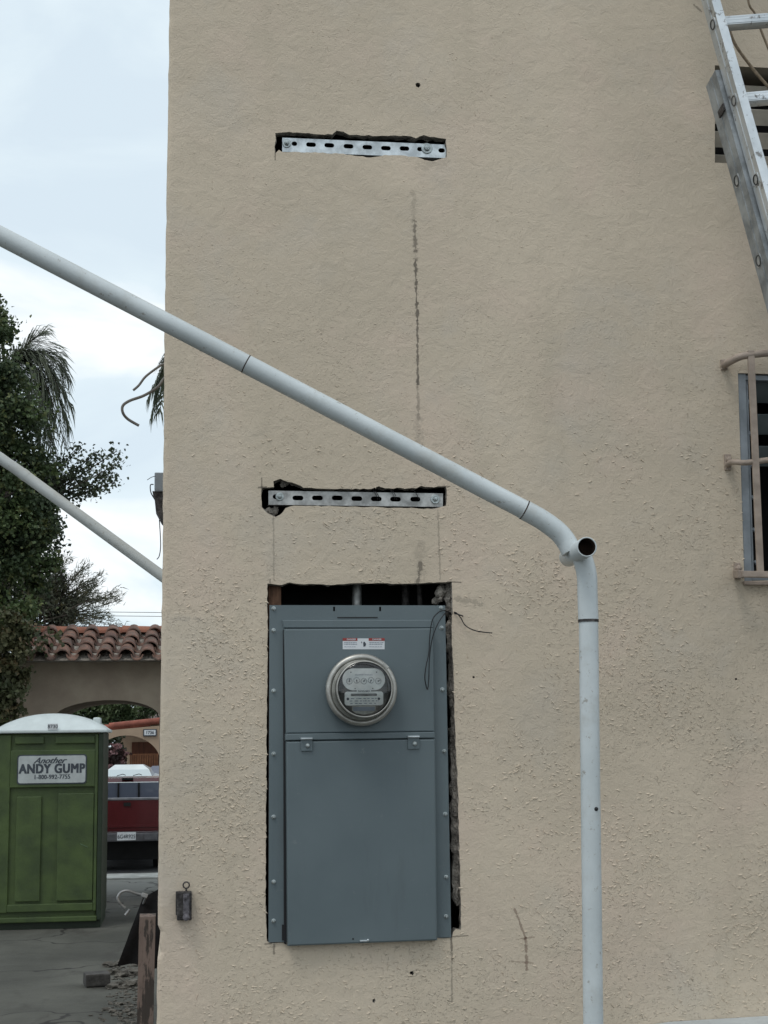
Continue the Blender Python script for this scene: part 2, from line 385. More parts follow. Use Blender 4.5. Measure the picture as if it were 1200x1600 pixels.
hole_top = [(430, 208), (452, 206), (500, 210), (519, 210), (526, 204), (537, 206), (546, 211), (600, 212), (642, 213), (650, 216), (662, 211), (672, 214), (697, 217),
            (698, 232), (698, 246), (686, 249), (676, 252), (664, 250), (650, 245), (602, 242), (580, 246), (560, 244), (530, 240), (480, 238), (440, 237), (436, 234), (430, 240), (429, 228), (431, 218)]
hole_mid = [(410, 762), (428, 761), (427, 752), (438, 748), (450, 753), (462, 756), (474, 762), (520, 764), (580, 764), (592, 760), (602, 763), (650, 763), (658, 759), (672, 761), (697, 760),
            (698, 775), (697, 790), (680, 795), (650, 794), (600, 793), (520, 791), (460, 790), (446, 794), (438, 804), (430, 808), (418, 802), (409, 792), (408, 776)]
hole_pan = [(418, 912), (440, 914), (452, 910), (462, 912), (520, 914), (560, 911), (620, 912), (706, 909),
            (707, 950), (706, 1000), (709, 1060), (710, 1120), (713, 1180), (716, 1240), (717, 1300), (719, 1360), (720, 1420), (720, 1453), (712, 1452), (708, 1456), (706, 1465),
            (640, 1467), (540, 1470), (450, 1472.5), (424, 1474), (417, 1470), (415, 1400), (416, 1250), (417, 1100), (418, 1000)]
vent_h = [(1117, 102), (1420, 116), (1420, 268), (1117, 254)]
win_h = [(1153, 583), (1420, 590), (1420, 900), (1163, 908)]
small = [[(649, 131), (652, 129), (656, 130), (657, 134), (654, 137), (650, 135)], [(640, 1519), (644, 1517), (647, 1520), (645, 1524), (641, 1523)],
         [(582, 1562), (585, 1560), (587, 1563), (585, 1567), (582, 1566)], [(738, 1057), (741, 1056), (742, 1059), (739, 1060)], [(615, 978+545), (617, 1522), (618, 1525), (616, 1526)]]
small = small[:4] + [[(1148, 1060), (1151, 1059), (1152, 1062), (1149, 1063)]]
H = [px2w(jag(hole_top, 6, 0.9, 11)), px2w(jag(hole_mid, 6, 0.9, 12)), px2w(jag(hole_pan, 7, 0.8, 13)), px2w(vent_h), px2w(win_h)] + [px2w(s_) for s_ in small]
wb = MB()
wb.plate(outer, H, 0.0, 0.03, holewall=False)
# rounded corner then the side wall
n = len(edge); rows = []
for j in range(5):
    a = j / 4 * math.pi / 2
    rows.append([(x + RAD - RAD * math.sin(a), RAD - RAD * math.cos(a), z) for x, z in edge] + [(edge[-1][0] + RAD - RAD * math.sin(a), RAD - RAD * math.cos(a), -0.02)])
rows.append([(x, 7.0, z) for x, z in edge] + [(edge[-1][0], 7.0, -0.02)])
vs = [v for r_ in rows for v in r_]; m_ = n + 1
wb.add(vs, [(j * m_ + i, j * m_ + i + 1, (j + 1) * m_ + i + 1, (j + 1) * m_ + i) for j in range(5) for i in range(n)], False)
wb.add([(XR, 0, -0.02), (XR, 7, -0.02), (XR, 7, zt), (XR, 0, zt), (edge[0][0], 7, zt), (edge[0][0], 7, -0.02), (edge[0][0] + RAD, 0, zt)], [(0, 1, 2, 3), (1, 5, 4, 2), (3, 2, 4, 6)])
frnd = random.Random(77)
def inpoly(p, poly):
    c = False; j = len(poly) - 1
    for i in range(len(poly)):
        a, b = poly[i], poly[j]
        if (a[1] > p[1]) != (b[1] > p[1]) and p[0] < (b[0] - a[0]) * (p[1] - a[1]) / (b[1] - a[1]) + a[0]: c = not c
        j = i
    return c
nfl = 0; tries = 0
while nfl < 9500 and tries < 120000:
    tries += 1
    x = frnd.uniform(0.0, 2.25); z = frnd.uniform(1.0, 4.1)
    d_ = 0.5 + 0.5 * noise.noise(Vector((x * 3.1, z * 3.6, 3))) + 0.35 * noise.noise(Vector((x * 9, z * 10, 8)))
    hf = 0.16 + 0.84 * max(0, min(1, (3.55 - z) / 1.5))
    if frnd.random() > max(0.05, (d_ - 0.32) * 1.9) * hf: continue
    if any(inpoly((x, z), h) for h in H): continue
    if x < P(262, 800).x + 0.004: continue
    L_ = frnd.uniform(0.0022, 0.0062) * (1.2 if hf > .6 else .7); h_ = L_ * frnd.uniform(.28, .5); d2 = frnd.uniform(.0009, .0024) * (1 if hf > .6 else .6); an = R(frnd.gauss(-12, 32)); bd = frnd.uniform(-.5, .5) * L_
    ca, sa = math.cos(an), math.sin(an)
    loc = [(-L_, bd * .8, 0), (0, h_, 0), (L_, bd * .8, 0), (0, -h_ * .8, 0.0003), (-L_ * .45, -h_ * .35 + bd * .3, -d2), (L_ * .45, -h_ * .35 + bd * .3, -d2 * frnd.uniform(.6, 1.2))]
    wb.add([(x + a_ * ca - b_ * sa, c_ + 0.0001, z + a_ * sa + b_ * ca) for a_, b_, c_ in loc], [(0, 4, 1), (4, 5, 1), (5, 2, 1), (0, 3, 4), (3, 5, 4), (3, 2, 5)])
    nfl += 1
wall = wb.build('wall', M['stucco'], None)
# keep object coordinates = world coordinates for the shader, parent with offset
wall.parent = bld; wall.matrix_parent_inverse = Matrix.Translation(-Vector(bld.location))
for i, h in enumerate(H[:3] + H[5:]):
    nn = len(h); cx = sum(p[0] for p in h) / nn; cz = sum(p[1] for p in h) / nn; rnd = random.Random(i)
    dep = [0.0, 0.009, 0.018, 0.028]
    vs = []
    for d in dep:
        for (x, z) in h:
            s_ = rnd.uniform(-0.0022, 0.003) if 0 < d else 0
            vs.append((x + (s_ if x < cx else -s_), d, z + (s_ if z < cz else -s_)))
    hb = MB(); hb.add(vs, [(j * nn + i2, j * nn + (i2 + 1) % nn, (j + 1) * nn + (i2 + 1) % nn, (j + 1) * nn + i2) for j in range(3) for i2 in range(nn)])
    hb.build('broken_stucco_edge', M['mortar'], bld)
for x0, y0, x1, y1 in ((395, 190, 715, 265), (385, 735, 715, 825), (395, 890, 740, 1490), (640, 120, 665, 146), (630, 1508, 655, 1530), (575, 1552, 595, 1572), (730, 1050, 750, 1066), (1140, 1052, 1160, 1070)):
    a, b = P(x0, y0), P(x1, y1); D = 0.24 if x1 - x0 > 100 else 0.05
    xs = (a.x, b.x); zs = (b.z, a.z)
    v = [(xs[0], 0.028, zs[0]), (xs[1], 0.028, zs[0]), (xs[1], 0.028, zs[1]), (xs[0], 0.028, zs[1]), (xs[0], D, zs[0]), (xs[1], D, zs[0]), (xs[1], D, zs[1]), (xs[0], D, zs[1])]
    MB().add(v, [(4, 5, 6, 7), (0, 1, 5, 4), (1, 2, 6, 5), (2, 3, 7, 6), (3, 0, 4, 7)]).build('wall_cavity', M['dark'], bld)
# rubble mortar keys in the slot right of the panel, wood stud at the top left
rnd = random.Random(5)
bk_ = [(702, 925), (707.5, 925), (708, 1000), (710, 1080), (713, 1160), (716, 1260), (718, 1340), (721, 1400), (719, 1412), (714, 1416), (708, 1405), (706, 1380), (709, 1340), (705, 1300), (707, 1240), (704, 1180), (706, 1120), (701, 1060), (704, 1000)]
MB().plate(px2w(jag(bk_, 7, 1.3, 44), 0.024)[::-1], [], 0.024, 0.05, outerwall=True).build('mortar_backing', M['mortar'], bld)
def lump(mb, c, r, rnd, sq=(1, 1, 1), sub=1):
    bm = bmesh.new(); bmesh.ops.create_icosphere(bm, subdivisions=sub, radius=1)
    off = Vector((rnd.uniform(0, 50),) * 3); bm.verts.index_update()
    vs = []
    for v in bm.verts:
        k_ = 1 + 0.8 * noise.noise(v.co * 1.7 + off)
        vs.append(Vector(c) + Vector((v.co.x * sq[0], v.co.y * sq[1], v.co.z * sq[2])) * r * k_)
    mb.add(vs, [[v.index for v in f.verts] for f in bm.faces]); bm.free()
y = 918
while y < 1405:
    xx = 704 + (y - 918) / 500 * 12
    p = P(xx + rnd.uniform(-3, 4), y, 0.030)
    rb = MB(); lump(rb, p, rnd.uniform(0.008, 0.016), rnd, (rnd.uniform(.6, 1.1), 0.8, rnd.uniform(.8, 2.2)), 2); rb.build('mortar_lump', M['mortar'], bld)
    y += rnd.uniform(7, 19)
for i in range(12):
    p = P(rnd.uniform(676, 706), rnd.uniform(916, 940), rnd.uniform(0.02, 0.06)); rb = MB(); lump(rb, p, rnd.uniform(0.006, 0.012), rnd, sub=2); rb.build('mortar_lump', M['mortar'], bld)
for i in range(7):
    p = P(rnd.uniform(412, 436), rnd.uniform(793, 804), 0.026); rb = MB(); lump(rb, p, rnd.uniform(0.006, 0.012), rnd, sub=2); rb.build('mortar_lump', M['mortar'], bld)
for i in range(5):
    p = P(rnd.uniform(428, 470), rnd.uniform(752, 760), 0.026); rb = MB(); lump(rb, p, rnd.uniform(0.005, 0.009), rnd, sub=2); rb.build('mortar_lump', M['mortar'], bld)
sb = MB(); a = P(419, 905, 0.035); b = P(440, 1490, 0.035); sb.bb((a.x, 0.03, b.z), (b.x, 0.12, a.z), 0.002)
sb.build('wall_stud', M['wood_old'], bld)
for x_, r_, yy_ in ((557, 0.0125, .10), (633, 0.010, .12), (655, 0.007, .10)):
    a = P(x_, 880, yy_); b = P(x_, 960, yy_); cc = MB(); cc.tube([(a.x, yy_, a.z), (a.x, yy_, b.z)], r_, 12); cc.build('conduit', M['galv_old'] if x_ == 557 else M['key_box'], bld)

# louvred vent (upper right) and barred window
a = P(1117, 104); b = P(1420, 116); bz = P(1117, 254).z; az = P(1117, 106).z
for i in range(5):
    zc = P(1160, 134 + i * 37).z
    if zc < bz - 0.02: break
    vt = MB(); vt.box(((a.x + b.x) / 2 + .01, 0.05, zc), (b.x - a.x + 0.03, 0.008, 0.044), Matrix.Rotation(R(28), 3, 'X'), 0.001); vt.build('vent_louvre', M['vent_paint'], bld)
vr = MB(); vr.plate([(a.x - 0.001, az + 0.03), (b.x, az + 0.03), (b.x, bz - 0.03), (a.x - 0.001, bz - 0.03)], [], 0.13, 0.14)
vr.build('vent_back', M['room'], bld)
vl = MB(); hv = H[3]; vl.add([(x, 0, z) for x, z in hv] + [(x, 0.13, z) for x, z in hv], [(i, (i + 1) % 4, (i + 1) % 4 + 4, i + 4) for i in range(4)]); vl.build('vent_reveal', M['vent_paint'], bld)

wl = MB(); hv = H[4]; wl.add([(x, 0, z) for x, z in hv] + [(x, 0.05, z) for x, z in hv], [(i, (i + 1) % 4, (i + 1) % 4 + 4, i + 4) for i in range(4)]); wl.build('window_reveal', M['vent_paint'], bld)
x0 = P(1153, 583).x; x0b = P(1163, 908).x; zt_ = P(1153, 583).z; zb_ = P(1163, 908).z; x1 = P(1420, 590).x
wf = MB()
def bar(mb, a, b, wx, wy, bev=0.0015):
    a = Vector(a); b = Vector(b); d = b - a; m = d.to_track_quat('Z', 'Y').to_matrix()
    # keep x axis roughly world X
    z = d.normalized(); xx = Vector((1, 0, 0)) if abs(z.x) < 0.9 else Vector((0, 0, 1)); yy = z.cross(xx).normalized(); xx = yy.cross(z)
    m = Matrix((xx, yy, z)).transposed()
    mb.box((a + b) / 2, (wx, wy, d.length), m, bev)
bar(wf, (x0 + 0.012, 0.028, zt_), (x0b + 0.012, 0.028, zb_), 0.022, 0.05)
bar(wf, (x0 + 0.030, 0.034, zt_), (x0b + 0.030, 0.034, zb_), 0.006, 0.04)
bar(wf, (x1 - 0.02, 0.03, zt_), (x1 - 0.02, 0.03, zb_), 0.03, 0.05)
bar(wf, (x0, 0.032, zt_ - 0.010), (x1, 0.032, zt_ - 0.010), 0.014, 0.05); bar(wf, (x0b, 0.032, zb_ + 0.009), (x1, 0.032, zb_ + 0.009), 0.014, 0.05)
win = wf.build('window_frame', M['win_frame'], bld)
for i in range(7):
    zc = zt_ - 0.035 - i * 0.0885
    if i < 3: ws = MB(); ws.box(((x0 + 0.05 + x1) / 2, 0.052, zc - 0.006), (x1 - x0 - 0.06, 0.004, 0.060), Matrix.Rotation(R(35), 3, 'X'), 0.001); ws.build('jalousie_slat', M['jal_glass'], bld)
    wr = MB(); bar(wr, (x0 + 0.036, 0.04, zc - 0.030), (x0 + 0.052, 0.034, zc - 0.045), 0.008, 0.006, 0.0005); wr.build('slat_clip', M['win_frame'], bld)
rr = MB(); rr.add([(x0 - .02, 0.45, zb_ - .1), (x1 + .02, 0.45, zb_ - .1), (x1 + .02, 0.45, zt_ + .1), (x0 - .02, 0.45, zt_ + .1), (x0 - .02, 0.05, zb_ - .1), (x1 + .02, 0.05, zb_ - .1), (x1 + .02, 0.05, zt_ + .1), (x0 - .02, 0.05, zt_ + .1)], [(0, 1, 2, 3), (0, 1, 5, 4), (1, 2, 6, 5), (2, 3, 7, 6), (3, 0, 4, 7)])
rr.build('window_interior', M['room'], bld)

# iron grille bolted over the window
gr = thing('window_grille', 'beige painted iron security grille bolted over the dark window', 'window grille', P(1150, 905, -0.03))
YG = -0.075
def grail(y_px, y_end, xs, xa=None, r=0.0085):
    m = MB(); a = P(xs, y_end, -0.004); b = P(xs + 8, y_end - 6, YG * 0.5); c = P(xs + 30, y_px + 4, YG); d = P(xs + 62, y_px, YG); e = P(1440, y_px + 1, YG)
    pts = []
    ctrl = [a, b, c, d, e]
    for i in range(4):
        for j in range(5 if i < 3 else 1):
            t = j / 5
            p0 = ctrl[max(0, i - 1)]; p1 = ctrl[i]; p2 = ctrl[i + 1]; p3 = ctrl[min(4, i + 2)]
            if i == 3: pts.append(p1); continue
            pts.append(0.5 * ((2 * p1) + (p2 - p0) * t + (2 * p0 - 5 * p1 + 4 * p2 - p3) * t * t + (3 * p1 - p0 - 3 * p2 + p3) * t ** 3) if i < 2 else p1.lerp(p2, t))
    pts.append(e)
    return m.tube(pts, r, 10)
grail(552, 572, 1131, r=0.0098).build('top_rail', M['grille'], gr)
grail(719, 728, 1136, r=0.0078).build('middle_rail', M['grille'], gr)
m = MB(); a = P(1150, 897, -0.01); b = P(1158, 897, YG); bar(m, a, b, 0.016, 0.02); bar(m, b, P(1440, 902, YG), 0.016, 0.018); m.build('bottom_rail', M['grille'], gr)
m = MB(); bar(m, P(1162, 911, -0.006), P(1440, 914, -0.006), 0.010, 0.012); m.build('sill_strip', M['grille'], gr)
m = MB(); a = P(1173, 548, YG - 0.004); b = P(1188, 895, YG - 0.004); bar(m, a, b, 0.0175, 0.009, 0.001); m.build('vertical_bar', M['grille'], gr)
for px_ in (1300, 1400):
    m = MB(); bar(m, P(px_, 548, YG - 0.004), P(px_ + 6, 900, YG - 0.004), 0.013, 0.008, 0.001); m.build('vertical_bar', M['grille'], gr)
for (x_, y_, hh) in ((1131, 570, 17), (1137, 722, 26), (1152, 892, 26)):
    m = MB(); c = P(x_, y_, -0.004); m.box(c, (0.017, 0.010, hh / 600), None, 0.002)
    c2 = P(x_ + 2, y_ - hh * 0.15, -0.012); m.lathe(c2, (0, -1, 0), [(0.0085, -0.004), (0.0085, 0.003), (0.006, 0.008), (0.0001, 0.010)], 8, False)
    m.build('mounting_lug', M['grille'], gr)

# white ledge at lower right
lg = MB(); a = P(1016, 1598); b = P(1200, 1587)
lg.prism([(a.x, -0.02), (4.58, -0.02), (4.58, b.z), (b.x, b.z), (a.x + 0.05, a.z + 0.001), (a.x - 0.02, a.z - 0.006), (a.x - 0.05, a.z - 0.03)], -0.16, -0.002)
tag(lg.build('low_ledge', M['ledge']), 'white painted ledge along the wall foot at lower right', 'ledge')

# ------------------------------------------------------------------ strut channels
def slot(cx, cz, w_, h_, ang, seg=6):
    r_ = h_ / 2; L_ = w_ / 2 - r_; pts = []
    for i in range(seg + 1): a = -math.pi / 2 + math.pi * i / seg; pts.append((L_ + r_ * math.cos(a), r_ * math.sin(a)))
    for i in range(seg + 1): a = math.pi / 2 + math.pi * i / seg; pts.append((-L_ + r_ * math.cos(a), r_ * math.sin(a)))
    c, s = math.cos(ang), math.sin(ang)
    return [(cx + x * c - z * s, cz + x * s + z * c) for x, z in pts]
def strut(name, label, tl, tr, bl, br, slots, bolts, mat, Y=0.006):
    t = thing(name, label, 'strut channel', P(*bl, Y))
    o = px2w([tl, tr, br, bl], Y); o = o[::-1]
    ang = math.atan2(o[2][1] - o[3][1], o[2][0] - o[3][0])
    hs = []
    for (x_, y_, w_) in slots:
        c = P(x_, y_, Y); hs.append(slot(c.x, c.z, w_ / 600, 7.5 / 600, ang))
    MB().plate(o, hs, Y, Y + 0.0028, back=True, outerwall=True).build('channel_face', mat, t)
    m = MB()
    for (i, j) in ((0, 1), (2, 3)):
        a, b = o[i], o[j]; s_ = 0.0025 if i == 0 else -0.0025
        m.add([(a[0], Y + .003, a[1]), (b[0], Y + .003, b[1]), (b[0], Y + .024, b[1]), (a[0], Y + .024, a[1]), (a[0], Y + .003, a[1] + s_), (b[0], Y + .003, b[1] + s_), (b[0], Y + .024, b[1] + s_), (a[0], Y + .024, a[1] + s_)],
              [(0, 1, 2, 3), (4, 5, 6, 7), (0, 1, 5, 4), (2, 3, 7, 6), (0, 3, 7, 4), (1, 2, 6, 5)])
    m.build('channel_side', mat, t)
    for (x_, y_, r_) in bolts:
        c = P(x_, y_, Y); m = MB()
        m.lathe(c, (0, -1, 0), [(r_ / 600, -0.001), (r_ / 600, 0.0022), (r_ * .92 / 600, 0.0030), (r_ * .45 / 600, 0.0030)], 28, False)
        m.lathe(c, (0, -1, 0), [(r_ * .56 / 600, 0.002), (r_ * .56 / 600, 0.0075), (r_ * .45 / 600, 0.009), (0.0001, 0.0093)], 6, False)
        m.lathe(c, (0, -1, 0), [(0.0035, 0.008), (0.0035, 0.013), (0.0001, 0.0135)], 14, False)
        m.build('bolt', M['bolt'], t)
    return t
sx = [(460, 224.5, 9), (486, 226, 16), (514.5, 227, 16), (544.5, 228.5, 16), (574, 230, 16), (603, 231.5, 16), (632, 232, 16), (656, 233, 9), (690, 235, 11)]
strut('strut_channel', 'bright slotted steel strut channel in the upper slot of the wall', (441, 215), (697, 226), (441, 237), (697, 247), sx, [(448, 224.5, 7), (667, 232, 9)], M['galv'], 0.010)
sx = [(431, 776, 10), (465.5, 778, 17), (496, 778, 17), (527, 778, 17), (557.5, 779, 17), (588, 779.5, 17), (618, 780, 17), (649, 780, 16)]
strut('strut_channel', 'dull slotted steel strut channel just above the grey panel, with bolts at both ends', (419.5, 766.5), (692, 771), (419.5, 788.5), (692, 792), sx, [(437, 776, 6.5), (680, 780, 7.5)], M['galv_old'], 0.008)

# ------------------------------------------------------------------ electrical panel
pn = thing('electrical_panel', 'grey steel electrical service panel set in a rough wall cutout', 'electrical panel', P(560, 1470, 0.01))
YF = -0.004
fl = px2w([(421, 945.5), (695.5, 946), (705, 1464.5), (419.5, 1472.5)], YF)[::-1]
def rectpx(x0, y0, x1, y1): return [(x0, y0), (x1, y0), (x1, y1), (x0, y1)]
slots_ = [px2w(rectpx(520.5, 948, 523.5, 955), YF), px2w(rectpx(592.5, 948, 595.5, 955), YF)]
MB().plate(fl, slots_, YF, YF + 0.003, back=True, outerwall=True).build('flange', M['enamel'], pn)
eb = MB(); a = P(445, 960, 0.0); b = P(682, 1460, 0.0); eb.bb((a.x, 0.003, b.z), (b.x, 0.11, a.z)); eb.build('enclosure', M['enamel'], pn)
def slab(mb, pts, yf, yb, bev=0.003):
    o_ = px2w(pts, yf); n = len(o_); c = Vector((sum(p[0] for p in o_) / n, sum(p[1] for p in o_) / n))
    ins = [(p[0] + (bev if p[0] < c.x else -bev), p[1] + (bev if p[1] < c.y else -bev)) for p in o_]
    mid = [(p[0] + (bev * .3 if p[0] < c.x else -bev * .3), p[1] + (bev * .3 if p[1] < c.y else -bev * .3)) for p in o_]
    vs = [(x, yf, z) for x, z in ins] + [(x, yf + bev * .3, z) for x, z in mid] + [(x, yf + bev, z) for x, z in o_] + [(x, yb, z) for x, z in o_]
    fs = [tuple(range(n))] + [(j * n + i, j * n + (i + 1) % n, (j + 1) * n + (i + 1) % n, (j + 1) * n + i) for j in range(3) for i in range(n)]
    mb.add(vs, fs)
m = MB(); slab(m, [(441, 969), (677, 968.5), (677, 981), (443, 981)], -0.011, -0.004, 0.002); m.build('top_trim', M['enamel'], pn)
m = MB(); slab(m, [(444, 983), (677, 981.5), (679, 1143), (447, 1146)], -0.026, -0.004, 0.003); m.build('meter_cover', M['enamel'], pn)
m = MB(); slab(m, [(446, 1146.5), (679, 1143.5), (680, 1153), (446, 1157)], -0.031, -0.004, 0.002); m.build('cover_trim', M['enamel'], pn)
m = MB(); slab(m, [(447, 1158.5), (680, 1154.5), (683.5, 1469.5), (449.5, 1478.5)], -0.030, -0.004, 0.004)
dr = m.build('lower_door', M['enamel'], pn)
m = MB(); c = P(551.7, 1467, -0.0302); m.lathe(c, (0, -1, 0), [(0.0024, 0.0), (0.0001, 0.0006)], 12); m.build('screw_hole', M['black'], dr)
m = MB(); c = P(568.5, 1470, -0.031); m.box(c, (0.020, 0.004, 0.004), None, 0.001); c = P(575, 1469, -0.033); m.lathe(c, (0, -1, 0), [(0.003, -.002), (0.003, 0.002), (0.0001, 0.003)], 10); m.build('door_catch', M['galv'], dr)
m = MB(); a = P(527, 965, -0.0045); b = P(590, 966, -0.0045); m.bb((a.x, -0.0052, a.z - 0.0014), (b.x, -0.0042, a.z + 0.0014)); m.build('knockout_slot', M['black'], pn)
m = MB(); a = P(443, 1455, -.0045); m.bb((a.x - .004, -0.0052, a.z - 0.022), (a.x + .002, -0.0042, a.z + 0.016)); m.build('knockout_slot', M['black'], pn)
m = MB(); m.prism(px2w([(442.0, 984), (444.5, 984), (447.5, 1476), (443.5, 1474)], -0.0052)[::-1], -0.0056, -0.0042); m.build('edge_gap', M['black'], pn)
def screw(x_, y_):
    c = P(x_, y_, YF); m = MB()
    m.lathe(c, (0, -1, 0), [(0.0055, 0), (0.0055, 0.0012), (0.004, 0.0016)], 16, False)
    m.lathe(c, (0, -1, 0), [(0.0042, 0.001), (0.0042, 0.0048), (0.003, 0.0064), (0.0001, 0.0066)], 6, False)
    return m.build('screw', M['bolt'], pn)
for y_ in (951, 985, 1079.5, 1178, 1276.5, 1378, 1439): screw(427.5, y_)
for x_, y_ in ((689, 950), (690, 981), (691, 1077.5), (694, 1174), (695.5, 1272), (697, 1370.5), (697, 1432)): screw(x_, y_)
for x_ in (479, 646):
    yb_ = 1155 if x_ < 500 else 1152
    m = MB(); m.box(P(x_, yb_ + 9, -0.033), (0.029, 0.003, 0.030), None, 0.001); la = m.build('latch', M['enamel'], pn)
    m = MB(); m.box(P(x_, yb_ - 1, -0.036), (0.030, 0.010, 0.0045), None, 0.0012); m.build('latch_lip', M['galv'], la)
    m = MB(); c = P(x_ + 2, yb_ + 10, -0.0345); m.lathe(c, (0, -1, 0), [(0.0058, 0), (0.0058, 0.003), (0.004, 0.005), (0.0001, 0.0055)], 12, False); m.build('latch_screw', M['bolt'], la)
# warning sticker
YS = -0.0266
def rect(mb, x0, y0, x1, y1, yf, th=0.0004):
    o_ = px2w(rectpx(x0, y0, x1, y1), yf); mb.prism(o_[::-1], yf, yf + th)
m = MB(); rect(m, 535.5, 997.5, 601, 1014.5, YS); stk = m.build('warning_sticker', M['white_sticker'], pn)
m = MB(); rect(m, 535.5, 997, 558.5, 1001.3, YS - 0.0005); m.build('red_header', M['red_sticker'], stk); m = MB(); rect(m, 576, 997, 601, 1001.3, YS - 0.0005); m.build('red_header', M['red_sticker'], stk)
m = MB(); rnd = random.Random(3)
for xa, xb in ((538, 558), (577, 599)):
    for yy, hh in ((1004, 1.0), (1006.5, 1.0), (1010.5, 0.7)):
        x = xa
        while x < xb - 2:
            wd = rnd.uniform(1.5, 4); rect(m, x, yy - hh / 2, min(xb, x + wd), yy + hh / 2, YS - 0.0005); x += wd + 0.8
m.build('fine_print', M['ink_grey'], stk)
m = MB(); c = P(569.5, 1006.5, YS - 0.0006); lump(m, c, 0.0042, rnd, (0.8, 0.06, 1.35), 2); c = P(565, 1003.5, YS - 0.0006); lump(m, c, 0.0018, rnd, (0.7, 0.1, 1.6), 1); m.build('hand_symbol', M['ink'], stk)

def text_mb(txt, size, origin, mat, parent, name, ux=Vector((1, 0, 0)), uz=Vector((0, 0, 1)), off=0.0, shear=0.0, th=0.0006, sx=1.0, space=1.0, bold=None):
    cu = bpy.data.curves.new('t', 'FONT'); cu.body = txt; cu.size = size; cu.offset = off; cu.shear = shear; cu.align_x = 'CENTER'; cu.align_y = 'CENTER'; cu.extrude = th; cu.space_character = space; cu.resolution_u = 3
    to = bpy.data.objects.new('t', cu); C.objects.link(to)
    dg = bpy.context.evaluated_depsgraph_get(); me = bpy.data.meshes.new_from_object(to.evaluated_get(dg))
    bpy.data.objects.remove(to)
    no = ux.cross(uz)
    mb = MB()
    for q_, (dx_, dy_) in enumerate(bold or ((0, 0),)):
        mb.add([origin + ux * (v.co.x * sx + dx_) + uz * (v.co.y + dy_) + no * (v.co.z + q_ * 0.0002) for v in me.vertices], [tuple(p.vertices) for p in me.polygons])
    return mb.build(name, mat, parent)
text_mb('DANGER', 0.0058, P(549, 999.2, YS - 0.001), M['white_sticker'], stk, 'header_text', off=0.0001, th=0.0002)
text_mb('DANGER', 0.0058, P(589, 999.2, YS - 0.001), M['white_sticker'], stk, 'header_text', off=0.0001, th=0.0002)

# ------------------------------------------------------------------ electric meter
mc = P(563, 1078.5, -0.026)
mt = thing('electric_meter', 'round glass fronted electric meter on the grey panel', 'electric meter', mc)
Rm = 0.0875
m = MB(); m.lathe(mc, (0, -1, 0), [(Rm + .001, 0), (Rm + .002, 0.012), (Rm - .001, 0.020), (Rm - 0.003, 0.022)], 64); m.build('socket_rim', M['enamel'], mt)
m = MB(); m.lathe(mc, (0, -1, 0), [(Rm - .004, 0.018), (Rm + .0015, 0.020), (Rm + .003, 0.026), (Rm + .0005, 0.033), (Rm - .006, 0.036), (Rm - .010, 0.034), (Rm - 0.011, 0.030)], 72); rg = m.build('sealing_ring', M['alu_ring'], mt)
m = MB(); c = mc + Vector((0.060, -0.030, 0.060)); m.box(c, (0.020, 0.012, 0.008), Matrix.Rotation(R(42), 3, 'Y'), 0.002); m.build('ring_clamp', M['alu_ring'], rg)
m = MB(); m.lathe(mc, (0, -1, 0), [(Rm - .011, 0.028), (Rm - .013, 0.040), (Rm - .018, 0.043), (0.0705, 0.044), (0.0695, 0.050)], 72); m.build('cover_collar', M['meter_mid'], mt)
m = MB(); m.lathe(mc, (0, -1, 0), [(0.0001, 0.030), (0.067, 0.030), (0.067, 0.052)], 48); m.build('meter_base', M['meter_dark'], mt)
m = MB(); m.lathe(mc, (0, -1, 0), [(0.0695, 0.044), (0.0695, 0.088), (0.0675, 0.094), (0.063, 0.097), (0.050, 0.0995), (0.025, 0.101), (0.0001, 0.1015)], 72); m.build('glass_cover', M['meter_glass'], mt)
m = MB(); m.lathe(mc, (0, -1, 0), [(0.0701, 0.086), (0.0706, 0.092), (0.0680, 0.0965), (0.0664, 0.0945)], 72); m.build('glass_rim', M['alu_ring'], mt)
YD = mc.y - 0.078
def disc_poly(cx, cz, w_, h_, r_, seg=8):
    pts = []
    for (sx_, sz_, a0) in ((1, -1, -90), (1, 1, 0), (-1, 1, 90), (-1, -1, 180)):
        for i in range(seg + 1):
            a = R(a0 + 90 * i / seg); pts.append((cx + sx_ * (w_ / 2 - r_) + r_ * math.cos(a), cz + sz_ * (h_ / 2 - r_) + r_ * math.sin(a)))
    return pts
dz = Vector((mc.x, YD, mc.z))
m = MB(); m.prism(disc_poly(dz.x, dz.z + 0.0245, 0.106, 0.054, 0.0265), YD, YD + 0.002); dp = m.build('dial_face', M['dial_plate'], mt)
m = MB(); rnd = random.Random(2)
dxs = [-0.036, -0.018, 0.0, 0.018, 0.036]
for i, dx in enumerate(dxs):
    c = Vector((dz.x + dx, YD - 0.0004, dz.z + 0.020 + (0.002 if i % 2 else 0)))
    m.lathe(c, (0, -1, 0), [(0.0078, 0.0), (0.0078, 0.0003), (0.0072, 0.0003)], 24, False)
    for k_ in range(10):
        a = k_ * math.pi / 5; p = c + Vector((math.sin(a) * 0.0062, 0, math.cos(a) * 0.0062)); m.box(p, (0.0009, 0.0004, 0.0016), Matrix.Rotation(a, 3, 'Y'))
m.build('dial_ring', M['ink'], dp)
for i, (dx, an) in enumerate(zip(dxs, (10, 170, 40, 200, 60))):
    m = MB(); c = Vector((dz.x + dx, YD - 0.0012, dz.z + 0.020 + (0.002 if i % 2 else 0))); mm = Matrix.Rotation(R(an), 3, 'Y')
    m.box(c + mm @ Vector((0, 0, 0.002)), (0.0018, 0.0005, 0.008), mm); m.lathe(c, (0, -1, 0), [(0.002, 0), (0.002, 0.0006), (0.0001, 0.0006)], 10, False); m.build('dial_pointer', M['ink'], dp)
m = MB()
